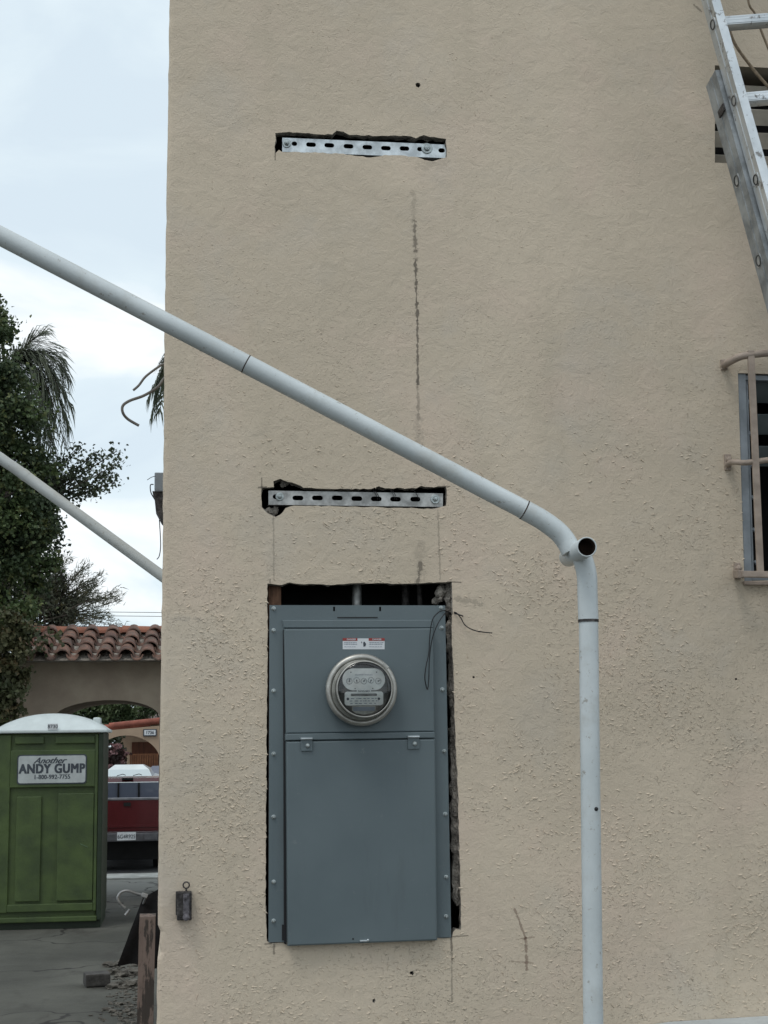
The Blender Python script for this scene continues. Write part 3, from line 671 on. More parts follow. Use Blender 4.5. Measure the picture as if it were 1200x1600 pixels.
for dx, dzz in ((-0.032, 0.042), (0.032, 0.042), (-0.022, 0.002), (0.022, 0.002)):
    m.lathe(Vector((dz.x + dx, YD, dz.z + dzz)), (0, -1, 0), [(0.0016, 0), (0.0016, 0.001), (0.0001, 0.001)], 10, False)
m.build('plate_screw', M['meter_dark'], dp)
text_mb('KILOWATTHOURS', 0.0052, Vector((dz.x, YD - 0.0006, dz.z + 0.0355)), M['ink_grey'], dp, 'dial_caption', th=0.0002)
m = MB(); m.plate(disc_poly(dz.x, dz.z - 0.0225, 0.096, 0.034, 0.007), [disc_poly(dz.x, dz.z - 0.0135, 0.066, 0.0062, 0.003)], YD, YD + 0.002, outerwall=True); np_ = m.build('name_plate', M['dial_plate'], mt)
m = MB(); m.bb((dz.x - 0.035, YD + 0.004, dz.z - 0.020), (dz.x + 0.035, YD + 0.006, dz.z - 0.007)); m.build('spinning_disc', M['meter_dark'], np_)
m = MB(); m.prism(disc_poly(dz.x, dz.z - 0.0045, 0.036, 0.008, 0.002), YD - 0.0008, YD + 0.001); m.build('maker_tab', M['dial_plate'], np_)
text_mb('SANGAMO', 0.0060, Vector((dz.x, YD - 0.0014, dz.z - 0.0047)), M['ink'], np_, 'maker_text', off=0.0001, th=0.0002)
m = MB()
for dx in (-0.040, 0.037): m.lathe(Vector((dz.x + dx, YD - 0.0002, dz.z - 0.0235)), (0, -1, 0), [(0.0035, 0), (0.003, 0.001), (0.0001, 0.001)], 6, False)
m.build('plate_mark', M['ink'], np_)
m = MB()
for rz_, hw in ((-0.0225, 0.033), (-0.0285, 0.036), (-0.0345, 0.034)):
    x = -hw
    while x < hw:
        wd = rnd.uniform(0.002, 0.009); m.bb((dz.x + x, YD - 0.0006, dz.z + rz_ - 0.0011), (dz.x + min(hw, x + wd), YD - 0.0001, dz.z + rz_ + 0.0009)); x += wd + rnd.uniform(0.0015, 0.006)
m.build('fine_print', M['ink_grey'], np_)
m = MB(); m.prism([(dz.x - 0.029, dz.z - 0.041), (dz.x + 0.029, dz.z - 0.041), (dz.x + 0.029, dz.z - 0.052), (dz.x + 0.020, dz.z - 0.0585), (dz.x, dz.z - 0.062), (dz.x - 0.020, dz.z - 0.0585), (dz.x - 0.029, dz.z - 0.052)][::-1], YD + 0.002, YD + 0.004); m.build('lower_plate', M['meter_mid'], mt)
m = MB(); m.bb((dz.x - 0.027, YD + 0.0008, dz.z - 0.053), (dz.x + 0.027, YD + 0.0016, dz.z - 0.043)); m.build('lower_label', M['ink_grey'], mt)

# ------------------------------------------------------------------ loose wires by the panel
def spline(ctrl, k=6):
    c = [Vector(p) for p in ctrl]; out = []
    for i in range(len(c) - 1):
        p0 = c[max(0, i - 1)]; p1 = c[i]; p2 = c[i + 1]; p3 = c[min(len(c) - 1, i + 2)]
        for j in range(k):
            t = j / k
            out.append(0.5 * ((2 * p1) + (p2 - p0) * t + (2 * p0 - 5 * p1 + 4 * p2 - p3) * t * t + (3 * p1 - p0 - 3 * p2 + p3) * t ** 3))
    return out + [c[-1]]
m = MB()
m.tube(spline([P(705, 958, 0.03), P(695, 954, -0.02), P(685, 957, -0.035), P(676, 968, -0.04), P(672, 990, -0.04), P(670, 1020, -0.04), P(665, 1045, -0.045), P(664, 1062, -0.045), P(668, 1077, -0.04), P(670, 1060, -0.036), P(671, 1030, -0.036), P(675, 1000, -0.036), P(684, 975, -0.035), P(697, 957, -0.02), P(705, 960, 0.03)]), 0.0014, 6)
tag(m.build('loose_wire', M['black']), 'thin black wire hanging in a loop over the panel front', 'wire')
m = MB(); m.tube(spline([P(704, 957, 0.02), P(712, 957, -0.006), P(719, 964, -0.010), P(728, 978, -0.014), P(745, 986, -0.016), P(769, 989, -0.018)]), 0.0014, 6); m.tube(spline([P(706, 957, 0.01), P(716, 960, -0.012), P(724, 963, -0.016)]), 0.0018, 6)
tag(m.build('loose_wire', M['black']), 'thin black wire poking right out of the panel gap across the stucco', 'wire')
m = MB()
for x_ in (581, 584, 608, 611, 645):
    m.tube(spline([P(x_, 762, 0.02), P(x_ + 3, 768, 0.004), P(x_ + 7, 774, 0.002), P(x_ + 9, 781, 0.006)], 4), 0.0009, 5)
tag(m.build('tie_wire', M['black']), 'short dark lath wires bent over the lower strut channel', 'wire')

# ------------------------------------------------------------------ key box on wall with screw eye
kx = thing('lock_box', 'small weathered metal box and ring eye on the stucco near the left corner', 'metal box', P(287, 1436, 0))
c = P(288, 1415, -0.014); m = MB(); m.box(c, (0.036, 0.026, 0.068), None, 0.003)
m.box(P(279, 1411, -0.010), (0.014, 0.018, 0.056), None, 0.002); m.build('body', M['key_box'], kx)
m = MB(); m.box(P(291, 1415, -0.030), (0.016, 0.010, 0.058), None, 0.003); m.lathe(P(291, 1433, -0.034), (0, -1, 0), [(0.009, 0), (0.008, 0.008), (0.0001, 0.01)], 14, False)
m.lathe(P(290, 1403, -0.034), (0, -1, 0), [(0.006, 0), (0.005, 0.006), (0.0001, 0.007)], 12, False); m.build('latch', simple('bare_metal', (0.13, 0.12, 0.13), 0.5, 0.4, var=0.6, scale=80), kx)
m = MB(); c = P(291, 1383, -0.012); m.tube([c + Vector((math.cos(a) * 0.0075, 0, math.sin(a) * 0.0075)) for a in [i * math.pi / 9 for i in range(19)]], 0.0018, 8); m.tube([c - Vector((0, 0, 0.0085)), c - Vector((0, -0.002, 0.018))], 0.0022, 8); m.build('screw_eye', M['key_box'], kx)

# ------------------------------------------------------------------ white pipe frame in front
YP = -0.62; PR = 0.0212
def ptube(ctrl, r=PR, hollow=False): return MB().tube(ctrl, r, 28, hollow=hollow)
pf = thing('canopy_pipe', 'white painted steel pipe post with long rafter slanting across the wall', 'pipe', (P(925, 1600, YP).x, YP, 0))
a = P(919.5, 971, YP); b = P(927, 1600, YP); ft = a + (b - a) * ((0 - a.z) / (b.z - a.z))
m = ptube([ft, a - Vector((0, 0, 0.001))]); post = m.build('post', M['pipe'], pf)
m = MB(); c = P(931.5, 1264, YP - PR * 0.93); m.lathe(c, (0.25, -1, 0), [(0.0045, -0.003), (0.0045, 0.0012), (0.0001, 0.0014)], 14); m.build('drilled_hole', M['black'], post)
m = MB(); m.lathe(ft, (0, 0, 1), [(0.07, 0), (0.07, 0.006), (0.028, 0.006), (0.028, 0.03), (0.0215, 0.03)], 24, False); m.build('foot_flange', M['pipe'], pf)
RAF = [P(820, 797, YP), P(385, 569, YP), P(-60, 337, YP), P(-500, 107, YP)]
El = spline([P(818, 796, YP), P(845, 811, YP), P(870, 829, YP), P(884, 845, YP), P(893, 862, YP - 0.004)], 5)
m = ptube(El, PR * 1.06); m.build('elbow', M['pipe'], pf)
El2 = spline([P(919.5, 971, YP), P(918, 930, YP), P(917, 900, YP), P(912, 878, YP), P(906, 862, YP - 0.002)], 5)
m = ptube(El2, PR * 1.05); m.build('elbow', M['pipe'], pf)
m = MB(); a = P(919.3, 970, YP); m.tube([a - Vector((0, 0, .003)), a + Vector((0, 0, .003))], PR * 1.065, 28); m.build('joint_gap', M['key_box'], pf)
d1 = (RAF[1] - RAF[0]).normalized()
m = ptube([RAF[0] + d1 * .001, RAF[1]]); m.build('rafter', M['pipe'], pf)
m = ptube([RAF[1] + d1 * 0.002, RAF[2], RAF[3]], PR * 0.985); m.build('rafter', M['pipe'], pf)
m = MB(); m.tube([RAF[1] - d1 * .0005, RAF[1] + d1 * .0015], PR * 1.01, 24); m.build('joint_gap', M['rust_inside'], pf); m = MB(); m.tube([RAF[0] - d1 * 0.0005, RAF[0] + d1 * 0.0022], PR * 1.07, 24); m.build('joint_gap', M['rust_inside'], pf)
# cross stub (open end faces the camera)
s0 = P(888, 871, YP + 0.10); s1 = P(917, 854.5, YP - 0.105)
ax = (s1 - s0).normalized()
m = MB(); m.lathe(s0, ax, [(0.0001, 0), (PR * .9, 0), (PR * 1.02, 0.004), (PR * 1.02, (s1 - s0).length), (PR * .9, (s1 - s0).length + 0.0005), (PR * .89, (s1 - s0).length - 0.001)], 36); st = m.build('cross_stub', M['pipe'], pf)
m = MB(); L_ = (s1 - s0).length; m.lathe(s0, ax, [(PR * .895, L_ - 0.0008), (PR * .88, L_ - 0.05), (0.0001, L_ - 0.05)], 36); m.build('rusty_bore', M['rust_inside'], st)

# second rafter behind, ends on the side wall of the building
Y2 = 1.55
p_ = [P(-160, 700, Y2 - .0), P(-60, 702, Y2), P(-15, 708, Y2), P(12, 724, Y2), P(38, 742, Y2), P(252, 899, Y2)]
m = MB(); pts = spline(p_[:5], 6) + [p_[5], p_[5] + (p_[5] - p_[4]).normalized() * 0.03]; m.tube(pts, 0.0195, 20)
pr2 = thing('pipe_rafter', 'thinner looking white pipe beyond the corner, slanting down to the left edge of the wall', 'pipe', p_[5]); m.build('pipe', M['pipe'], pr2)
m = MB(); d2 = (p_[5] - p_[4]).normalized(); m.tube([p_[4] - d2 * .012, p_[4] + d2 * .012], 0.0205, 20); m.build('coupling', M['pipe'], pr2)

# ------------------------------------------------------------------ ladder
ld = thing('extension_ladder', 'scuffed aluminium extension ladder leaning at the upper right', 'ladder', P(1300, 700, -0.9))
def up_axis(pxa, pya, Ya, pxb, pyb, Yb):
    return P(pxa, pya, Ya), P(pxb, pyb, Yb)
A0, A1 = up_axis(1119, 0, -0.26, 1203, 300, -0.36)      # front flange centre of the fly rail
ud = (A0 - A1).normalized()
rx = Vector((1, 0, 0)); rx = (rx - ud * rx.dot(ud)).normalized(); rn = rx.cross(ud).normalized()    # rn: across depth
if rn.y < 0: rn = -rn                                                                             # rn points to the wall
def channel(name, org, lo, hi, fw=0.026, dp=0.070, th=0.003, side=1, parent=ld, mat='ladder'):
    # C section: web on the outer side, flanges point inward (+rx*side)
    m = MB()
    def bx(u0, u1, v0, v1):
        vs = [org + rx * side * u + rn * v + ud * w_ for w_ in (lo, hi) for (u, v) in ((u0, v0), (u1, v0), (u1, v1), (u0, v1))]
        m.add(vs, [(0, 1, 2, 3), (7, 6, 5, 4), (0, 1, 5, 4), (1, 2, 6, 5), (2, 3, 7, 6), (3, 0, 4, 7)])
    bx(0, th, th, dp - th); bx(0, fw, 0, th * 0.98); bx(0, fw, dp - th * .98, dp)
    bx(fw - th, fw - .0002, th, th + 0.008); bx(-0.0012, 0.0, dp * .44, dp * .56)
    return m.build(name, M[mat], parent)
def mv(o, rxo, rno): return o + rx * rxo + rn * rno
F = mv(A0, -0.0125, 0)
LW = 0.38
channel('rail', F, -2.2, 2.2, dp=0.056, fw=0.024); channel('rail', F + rx * LW, -2.2, 2.2, side=-1, dp=0.056)
Bs = mv(A0, -0.024, 0.062)
channel('rail', Bs, -4.0, -0.17, fw=0.026, dp=0.074, mat='ladder_dull_shaded'); channel('rail', Bs + rx * (LW + 0.03), -4.0, -0.17, fw=0.026, dp=0.074, side=-1, mat='ladder_dull_shaded')
for i in range(-7, 8):
    c = F + ud * (-0.055 + i * 0.232) + rn * 0.028
    def rung(c, l0, l1):
        m = MB(); prof = [(-.015, -.013), (-.006, -.0155), (.006, -.0155), (.015, -.013), (.0175, 0), (.015, .013), (.0, .0155), (-.015, .013), (-.0175, 0)]
        nn = len(prof); vs = [c + rx * l + rn * a_ + ud * b_ for l in (l0, l1) for a_, b_ in prof]
        m.add(vs, [(k_, (k_ + 1) % nn, (k_ + 1) % nn + nn, k_ + nn) for k_ in range(nn)] + [tuple(range(nn)), tuple(range(2 * nn - 1, nn - 1, -1))])
        for k_ in range(3): m.add([c + rx * l + rn * (-0.0178) + ud * (z_ + k_ * .009 - .009) for l in (l0, l1) for z_ in (-.001, .001)], [(0, 1, 3, 2)])
        return m
    rung(c, -0.001, LW + 0.001).build('rung', M['ladder'], ld)
    m = MB(); m.lathe(c - rx * 0.0005, -rx, [(0.0001, 0.0004), (0.010, 0.0004), (0.0125, 0.003), (0.0145, 0.001), (0.015, -0.001)], 20); m.build('rung_swage', M['swage'], ld)
for i in range(-12, -1):
    c = Bs + ud * (-0.01 + i * 0.232) + rn * 0.045
    rung(c, -0.001, LW + 0.031).build('rung', M['ladder'], ld)
    m = MB(); m.lathe(c - rx * 0.0005, -rx, [(0.0001, 0.0004), (0.011, 0.0004), (0.0135, 0.003), (0.0155, 0.001), (0.016, -0.001)], 20); m.build('rung_swage', M['swage'], ld)
m = MB(); c = Bs + ud * (-0.17 - 0.10) + rn * 0.02; bar(m, c - rx * .002, c - rx * .002 - ud * 0.02 , 0.006, 0.04, 0.001); m.build('guide_bracket', M['key_box'], ld)
m = MB(); m.tube(spline([P(1165, -40, -0.2), P(1170, 5, -0.2), P(1180, 22, -0.18), P(1192, 55, -0.17), P(1215, 110, -0.17)]), 0.0032, 8)
tag(m.build('rope', M['rope']), 'thin tan rope hanging behind the top ladder rung at the right edge', 'rope')
m = MB(); m.tube(spline([P(1135, 30, -0.18), P(1147, 66, -0.18), P(1172, 102, -0.17), P(1200, 135, -0.17), P(1240, 178, -0.17)]), 0.0042, 8)
tag(m.build('rope', M['rope']), 'thicker tan rope slanting across the louvred vent beside the ladder', 'rope')

# ------------------------------------------------------------------ things on the side wall, seen past the corner
YB = 0.5
def side_x(py): return P(258, py).x
cbx = thing('junction_box', 'small grey box with dark flap stuck to the building side, left of the corner', 'junction box', P(252, 830, YB))
m = MB(); a = P(241.5, 738, YB); b = P(258, 768, YB); m.bb((a.x, YB, b.z), (b.x, YB + 0.12, a.z), 0.003); m.build('box_body', M['win_frame'], cbx)
m = MB(); pp = px2w([(238, 766), (256, 770), (258, 818), (252, 812), (243, 795), (241, 775)], YB); m.prism(pp, YB + 0.01, YB + 0.10); m.build('torn_flap', M['key_box'], cbx)
m = MB(); m.tube(spline([P(249, 812, YB), P(251, 850, YB), P(249, 868, YB), P(245, 874, YB)]), 0.0014, 5); m.tube(spline([P(242, 744, YB), P(236, 746, YB), P(230, 750, YB)]), 0.001, 5); m.tube(spline([P(243, 782, YB), P(236, 770, YB), P(235, 758, YB), P(240, 757, YB)]), 0.0016, 5); m.build('wire_end', M['black'], cbx)
M['cable'] = simple('grey_cable', (0.17, 0.16, 0.15), 0.7, var=0.2)
m = MB(); m.tube(spline([P(262, 568, 0.5), P(253, 570, 0.5), P(238, 580, 0.48), P(226, 590, 0.46), P(217, 602, 0.45), P(208, 610, 0.45)]), 0.0035, 8)
tag(m.build('cable', M['cable']), 'upper grey service cable stub curving out past the wall corner', 'cable')
m = MB(); m.tube(spline([P(262, 585, 0.5), P(255, 593, 0.5), P(246, 605, 0.48), P(225, 618, 0.45), P(203, 626, 0.44), P(192, 634, 0.44), P(192, 645, 0.44), P(200, 655, 0.45), P(217, 665, 0.45)]), 0.0042, 8)
tag(m.build('cable', M['cable']), 'lower grey service cable hooked back on itself past the wall corner', 'cable')

# ------------------------------------------------------------------ wooden post, tarp, rubble near the corner
pp0 = P(218, 1432, 1.6); YW = 1.0
M['post_wood'] = None
def postw():
    m = Mat('painted_post', (0.2, 0.15, 0.12), 0.85)
    b = m.mix(m.ramp(m.noise(7, 4, 0.6, stretch=(1, 1, .5)), 0.35, 0.6), (0.135, 0.10, 0.085), (0.20, 0.15, 0.13))
    b = m.mix(m.ramp(m.noise(9, 5, 0.7, stretch=(3, 3, .7), off=(2, 1, 1)), 0.47, 0.55), b, (0.055, 0.045, 0.04))
    m.color(b); m.bump(m.noise(50, 4, 0.7, stretch=(4, 4, .3)), 0.004, 0.8); return m.m
M['post_wood'] = postw()
a = P(218, 1431, YW); b = P(243, 1431, YW); wp = MB()
nx = 7; ring = [(a.x, YW), (b.x, YW), (b.x, YW + 0.06), (a.x, YW + 0.06)]
rnd = random.Random(9); rows = [0, .15, .3, .45, .6, .75, .9, 1.05, a.z * .97, a.z]
vs = []
lean = (P(214, 1600, YW).x - P(218, 1431, YW).x) / (P(214, 1600, YW).z - P(218, 1431, YW).z)
for z_ in rows:
    for (x_, y_) in ring: vs.append((x_ + lean * (z_ - a.z) + rnd.uniform(-.001, .001), y_ + rnd.uniform(-.001, .001), z_ + (rnd.uniform(-.006, .002) if z_ == rows[-1] else 0)))
wp.add(vs, [(i * 4 + j, i * 4 + (j + 1) % 4, (i + 1) * 4 + (j + 1) % 4, (i + 1) * 4 + j) for i in range(len(rows) - 1) for j in range(4)] + [(len(vs) - 4, len(vs) - 3, len(vs) - 2, len(vs) - 1)])
tag(wp.build('wooden_post', M['post_wood']), 'weathered pinkish wooden post beside the wall corner at lower left', 'post')

# black tarp sheet draped
M['tarp'] = simple('black_sheeting', (0.007, 0.0065, 0.007), 1.0, spec=0.1, var=0.3, scale=6, bump=0.01, bscale=12)
tp = MB(); N_ = 14; YT = 3.6
TL = P(223, 1403, YT + .5); TR = P(262, 1380, YT + .6); BL = P(184, 1506, YT); BR = P(262, 1512, YT)
vs = []
for i in range(N_ + 1):
    for j in range(N_ + 1):
        u, v = i / N_, j / N_
        p = (TL.lerp(TR, u)).lerp(BL.lerp(BR, u), v)
        p = p + Vector((0, -0.05 * math.sin(u * 9 + v * 2) * v - 0.02, 0.006 * noise.noise(Vector((u * 5, v * 5, 1)))))
        vs.append(p)
vs2 = [v + Vector((0.0, 0.012, 0)) for v in vs]
F_ = [(i * (N_ + 1) + j, i * (N_ + 1) + j + 1, (i + 1) * (N_ + 1) + j + 1, (i + 1) * (N_ + 1) + j) for i in range(N_) for j in range(N_)]
tp.add(vs, F_, True); tp.add(vs2, F_, True)
tag(tp.build('tarp', M['tarp']), 'black sheeting propped in a triangle behind the wooden post', 'tarp')
M['frame_steel'] = simple('grey_tube', (0.30, 0.30, 0.30), 0.45, 0.5, var=0.4, scale=20)
hk = thing('bent_handle', 'bent grey metal tube handle curling over the ground beside the black tarp', 'handle', P(222, 1400, YT + .4))
m = MB(); m.tube(spline([P(226, 1399, YT + .4), P(212, 1396, YT + .4), P(200, 1392, YT + .4), P(190, 1394, YT + .4), P(184, 1402, YT + .4), P(187, 1411, YT + .4), P(196, 1419, YT + .4)]), 0.0065, 8); m.build('tube', M['frame_steel'], hk)
m = MB(); m.box(P(226, 1399, YT + .38), (0.03, 0.02, 0.02), Matrix.Rotation(R(20), 3, 'Y'), 0.003); m.tube([P(196, 1430, YT + .4), P(203, 1421, YT + .4)], 0.008, 6); m.tube([P(228, 1402, YT + .4), P(222, 1416, YT + .45), P(212, 1500, YT + .5)], 0.006, 6); m.build('clamp', M['frame_steel'], hk)

# rubble on the driveway: every chunk its own
chunk_m = simple('concrete_chunk', (0.11, 0.10, 0.085), 0.95, var=0.5, scale=18, bump=0.008, bscale=60)
c = G(151, 1540); m = MB(); m.box(Vector((c.x, c.y, 0.055)), (0.20, 0.20, 0.10), Matrix.Rotation(R(10), 3, 'Z'), 0.012)
tag(m.build('concrete_block', simple('block_grey', (0.06, 0.056, 0.052), 0.9, var=0.4, scale=12, bump=0.006)), 'squarish grey block left of the rubble pile', 'block')
rnd = random.Random(21)
ORD = {5: ['leftmost', 'second from the left', 'middle', 'second from the right', 'rightmost'], 6: ['leftmost', 'second from the left', 'third from the left', 'third from the right', 'second from the right', 'rightmost']}
def chunks(nn, x0, x1, y0, y1, r0, r1, where, grp):
    for i in range(nn):
        px_ = x0 + (x1 - x0) * (i + rnd.uniform(.3, .7)) / nn; py_ = rnd.uniform(y0, y1); r_ = rnd.uniform(r0, r1)
        c = G(px_, py_); m = MB(); lump(m, (0, 0, 0), r_, rnd, (1.3, 1, 0.6), 2)
        for k_ in range(len(m.v)): m.v[k_] = m.v[k_] + Vector((c.x, c.y, r_ * 0.35))
        o = m.build('rubble_chunk', chunk_m); tag(o, ORD[nn][i] + ' of the mortar lumps ' + where, 'rubble', grp)
chunks(6, 166, 216, 1504, 1513, .030, .05, 'at the foot of the black sheeting', 'mortar lumps at the foot of the sheeting')
chunks(5, 177, 215, 1522, 1528, .035, .055, 'just right of the grey block', 'mortar lumps beside the grey block')
chunks(5, 172, 215, 1538, 1546, .030, .05, 'in the row below the grey block', 'mortar lumps in the row below the block')
chunks(5, 160, 215, 1566, 1592, .018, .032, 'nearest the camera, low at the frame bottom', 'mortar lumps nearest the camera')
m = MB()
for i in range(260):
    px_ = 216 - abs(rnd.gauss(0, 26)); py_ = rnd.uniform(1506, 1606); c = G(px_, py_); k0 = len(m.v)
    lump(m, (c.x, c.y, .004), rnd.uniform(.005, .018), rnd, (1.3, 1, .6), 1)
tag(m.build('mortar_grit', chunk_m), 'fine crumbs of mortar grit strewn over the concrete around the rubble lumps', 'grit', kind='stuff')

# ------------------------------------------------------------------ portable toilet
YT_ = 13.3
sc = 1.0
tl = G(0, 1437); 
base = P(78, 1436, YT_); pxm = (P(178, 1300, YT_) - P(78, 1300, YT_)).length / 100   # metres per pixel there
tx = base.x; W_ = 168 * pxm; zt_t = P(78, 1146, YT_).z
to = thing('portable_toilet', 'green portable toilet with white domed roof and white sign', 'portable toilet', (tx, YT_ + 0.6, 0))
tgreen = simple('green_plastic', (0.058, 0.088, 0.026), 0.5, var=0.25, scale=3.5, dark=(0.040, 0.062, 0.022), bump=0.004, bscale=9)
tdark = simple('dark_green_plastic', (0.018, 0.030, 0.016), 0.5, var=0.2)
X = lambda px_: P(px_, 1300, YT_).x
Z = lambda py_: P(78, py_, YT_).z
zb0 = 0.10
m = MB(); m.bb((X(-12), YT_ + 0.02, zb0), (X(152), YT_ + 1.15, zt_t), 0.02)
def relief(x0, y0, x1, y1, d): m.bb((X(x0), YT_ - d, Z(y1)), (X(x1), YT_ + 0.021, Z(y0)), 0.008)
relief(-9, 1148, 14, 1425, 0.012); relief(147, 1148, 151.8, 1425, 0.016)
relief(20, 1151, 66, 1162, 0.012); relief(84, 1151, 146, 1162, 0.012)
relief(14, 1172, 147, 1230, 0.020)
relief(25, 1244, 64, 1408, 0.010); relief(90, 1240, 146, 1408, 0.018); relief(14, 1412, 147, 1424, 0.022)
tb = m.build('body', tgreen, to)
m = MB(); m.bb((X(-14), YT_ - 0.035, 0.075), (X(153), YT_ + 1.17, 0.13), 0.01); m.build('base_skid', tgreen, to)
m = MB(); m.bb((X(-10), YT_ + 0.04, 0.0), (X(159), YT_ + 1.1, 0.076)); m.build('skid_runner', tdark, to)
m = MB(); m.bb((X(152.2), YT_ - 0.02, 0.08), (X(160), YT_ + 1.16, zt_t + 0.005), 0.015); m.build('corner_post', tdark, to)
m = MB()  # domed roof
nx_, ny_ = 24, 12; x0_, x1_ = X(-16), X(164); vs = []
for j in range(ny_ + 1):
    for i in range(nx_ + 1):
        u = i / nx_ * 2 - 1; v = j / ny_ * 2 - 1
        h = (Z(1115) - zt_t - 0.03) * max(0, 1 - abs(u) ** 2.1) ** 0.8 * (1 - abs(v) ** 4) + 0.004
        vs.append(((x0_ + x1_) / 2 + u * (x1_ - x0_) / 2, YT_ + 0.57 + v * 0.62, zt_t + 0.035 + h))
m.add(vs, [(j * (nx_ + 1) + i, j * (nx_ + 1) + i + 1, (j + 1) * (nx_ + 1) + i + 1, (j + 1) * (nx_ + 1) + i) for j in range(ny_) for i in range(nx_)], True)
m.bb((x0_ - .01, YT_ - 0.06, zt_t + 0.005), (x1_ + .01, YT_ + 1.2, zt_t + 0.04), 0.012)
rf = m.build('roof', simple('white_plastic', (0.55, 0.60, 0.60), 0.45, var=0.1, scale=4), to)
m = MB(); m.bb((X(72), YT_ - 0.068, Z(1140)), (X(88), YT_ - 0.055, Z(1131))); m.build('roof_tag', M['white_sticker'], rf)
m = MB(); a = P(145, 1128, YT_ + .2); m.bb((X(140), YT_ + 0.3, zt_t + 0.02), (X(152), YT_ + 0.55, Z(1121)), 0.02); m.build('roof_vent', rf.data.materials[0], rf)
text_mb('8730', 0.055, Vector((X(80), YT_ - 0.070, Z(1135.5))), M['ink'], rf, 'tag_number', th=0.001)
# sign
YSn = YT_ - 0.022
def rrect(x0, y0, x1, y1, r_): 
    return disc_poly((X(x0) + X(x1)) / 2, (Z(y0) + Z(y1)) / 2, X(x1) - X(x0), Z(y0) - Z(y1), r_, 5)
m = MB(); m.prism(rrect(25, 1179, 134, 1225, 0.03), YSn - 0.004, YSn + 0.01); sg = m.build('sign', M['ink'], to)
m = MB(); m.prism(rrect(26.8, 1180.8, 132.2, 1223.2, 0.025), YSn - 0.008, YSn - 0.0035); m.build('sign_panel', simple('sign_white', (0.42, 0.45, 0.45), 0.6, var=0.12), sg)
o = text_mb('ANDY GUMP', 20.5 * pxm * 1.0, Vector((X(79.8), YSn - 0.009, Z(1201.5))), M['ink'], sg, 'sign_text', sx=0.80, th=0.001, space=1.10, bold=[(-.006, -.003), (.006, -.003), (-.006, .003), (.006, .003), (0, 0)])
o = text_mb('Another', 13.5 * pxm, Vector((X(75), YSn - 0.009, Z(1188.5))), M['ink'], sg, 'sign_text', shear=0.55, sx=1.05, th=0.001, bold=[(-.003, 0), (.003, 0)])
o = text_mb('1-800-992-7755', 9.8 * pxm, Vector((X(80), YSn - 0.009, Z(1214))), M['ink'], sg, 'sign_text', sx=0.86, th=0.001, space=1.05, bold=[(-.002, 0), (.002, 0)])
m = MB(); m.box(Vector((X(132), YT_ - 0.021, Z(1322))), (0.09, 0.003, 0.006), Matrix.Rotation(R(25), 3, 'Y')); m.build('scratch', simple('scratch', (0.1, .16, .09)), to)

# ------------------------------------------------------------------ tiled arch gateway
YA = 15.2; pa = (P(178, 1050, YA) - P(78, 1050, YA)).length / 100
XA = lambda px_: P(px_, 1050, YA).x
ZA = lambda py_: P(150, py_, YA).z
ga = thing('arched_gateway', 'plastered archway with red clay tile cap behind the portable toilet', 'gateway', (XA(150), YA, 0))
wallm = Mat('gate_stucco', (0.2, 0.165, 0.125), 0.9)
wallm.color(wallm.mix(wallm.ramp(wallm.noise(2.2, 5, .6), .35, .7), (0.25, 0.20, 0.155), (0.33, 0.275, 0.21))); wallm.bump(wallm.noise(60, 4), 0.006, .6); wallm = wallm.m
# outline: right pier hidden by the building, left pier behind the tree
arc = []
cxA, hwA = XA(175), XA(250) - XA(175); zs, za = ZA(1122), ZA(1094)
hwL = cxA - XA(86)
for i in range(33):
    a = math.pi * i / 32
    rr_ = hwA if math.cos(a) > 0 else hwL
    arc.append((cxA + rr_ * math.cos(a), zs + (za - zs) * math.sin(a) ** 1.0))
zbW = ZA(1040)
out = [(XA(26), -0.02), (XA(86), -0.02)] + [(XA(86), zs)] + arc[::-1] + [(XA(250), -0.02), (XA(420), -0.02), (XA(420), zbW + .12), (XA(26), zbW + .12)]
# dedupe
o2 = [out[0]]
for p in out[1:]:
    if (Vector(p) - Vector(o2[-1])).length > 1e-4: o2.append(p)
# flip arch corners flat like a basket arch
MB().plate(o2, [], YA, YA + 2.2, back=True, outerwall=True).build('wall', wallm, ga)
tile_m = Mat('clay_tile', (0.2, 0.08, 0.05), 0.8)
oi = tile_m.n('ShaderNodeObjectInfo')
c1 = tile_m.mix(tile_m.ramp(tile_m.noise(4.5, 3, .6), .38, .62), (0.105, 0.058, 0.046), (0.205, 0.112, 0.082))
c1 = tile_m.mix(tile_m.ramp(tile_m.noise(13, 5, .7, off=(3, 3, 3)), .47, .62, 0, .8), c1, (0.10, 0.08, 0.065)); tile_m.color(c1); tile_m.bump(tile_m.noise(30, 4), 0.006); tile_m = tile_m.m
eave = Vector((0, YA - 0.42, ZA(1032))); ridge = Vector((0, YA + 0.28, ZA(983)))
def tile(mb, x, p0, p1, r0, r1, th=0.014):
    # half-round barrel from p0 (lower) to p1 (upper)
    seg = 8; vs = []
    for (p, r_) in ((p0, r0), (p1, r1)):
        for rr2 in (r_, r_ - th):
            for k_ in range(seg + 1):
                a = math.pi * k_ / seg; vs.append((x + rr2 * math.cos(a) + 0, p.y, p.z + rr2 * math.sin(a)))
    n1_ = seg + 1
    fs = []
    for k_ in range(seg):
        fs += [(k_, k_ + 1, 2 * n1_ + k_ + 1, 2 * n1_ + k_), (n1_ + k_, n1_ + k_ + 1, 3 * n1_ + k_ + 1, 3 * n1_ + k_), (k_, k_ + 1, n1_ + k_ + 1, n1_ + k_)]
    mb.add(vs, fs, False)
tb_ = MB(); ub = MB(); rnd = random.Random(4)
pitch = 33.0 * pa; nrow = 4; x = XA(34)
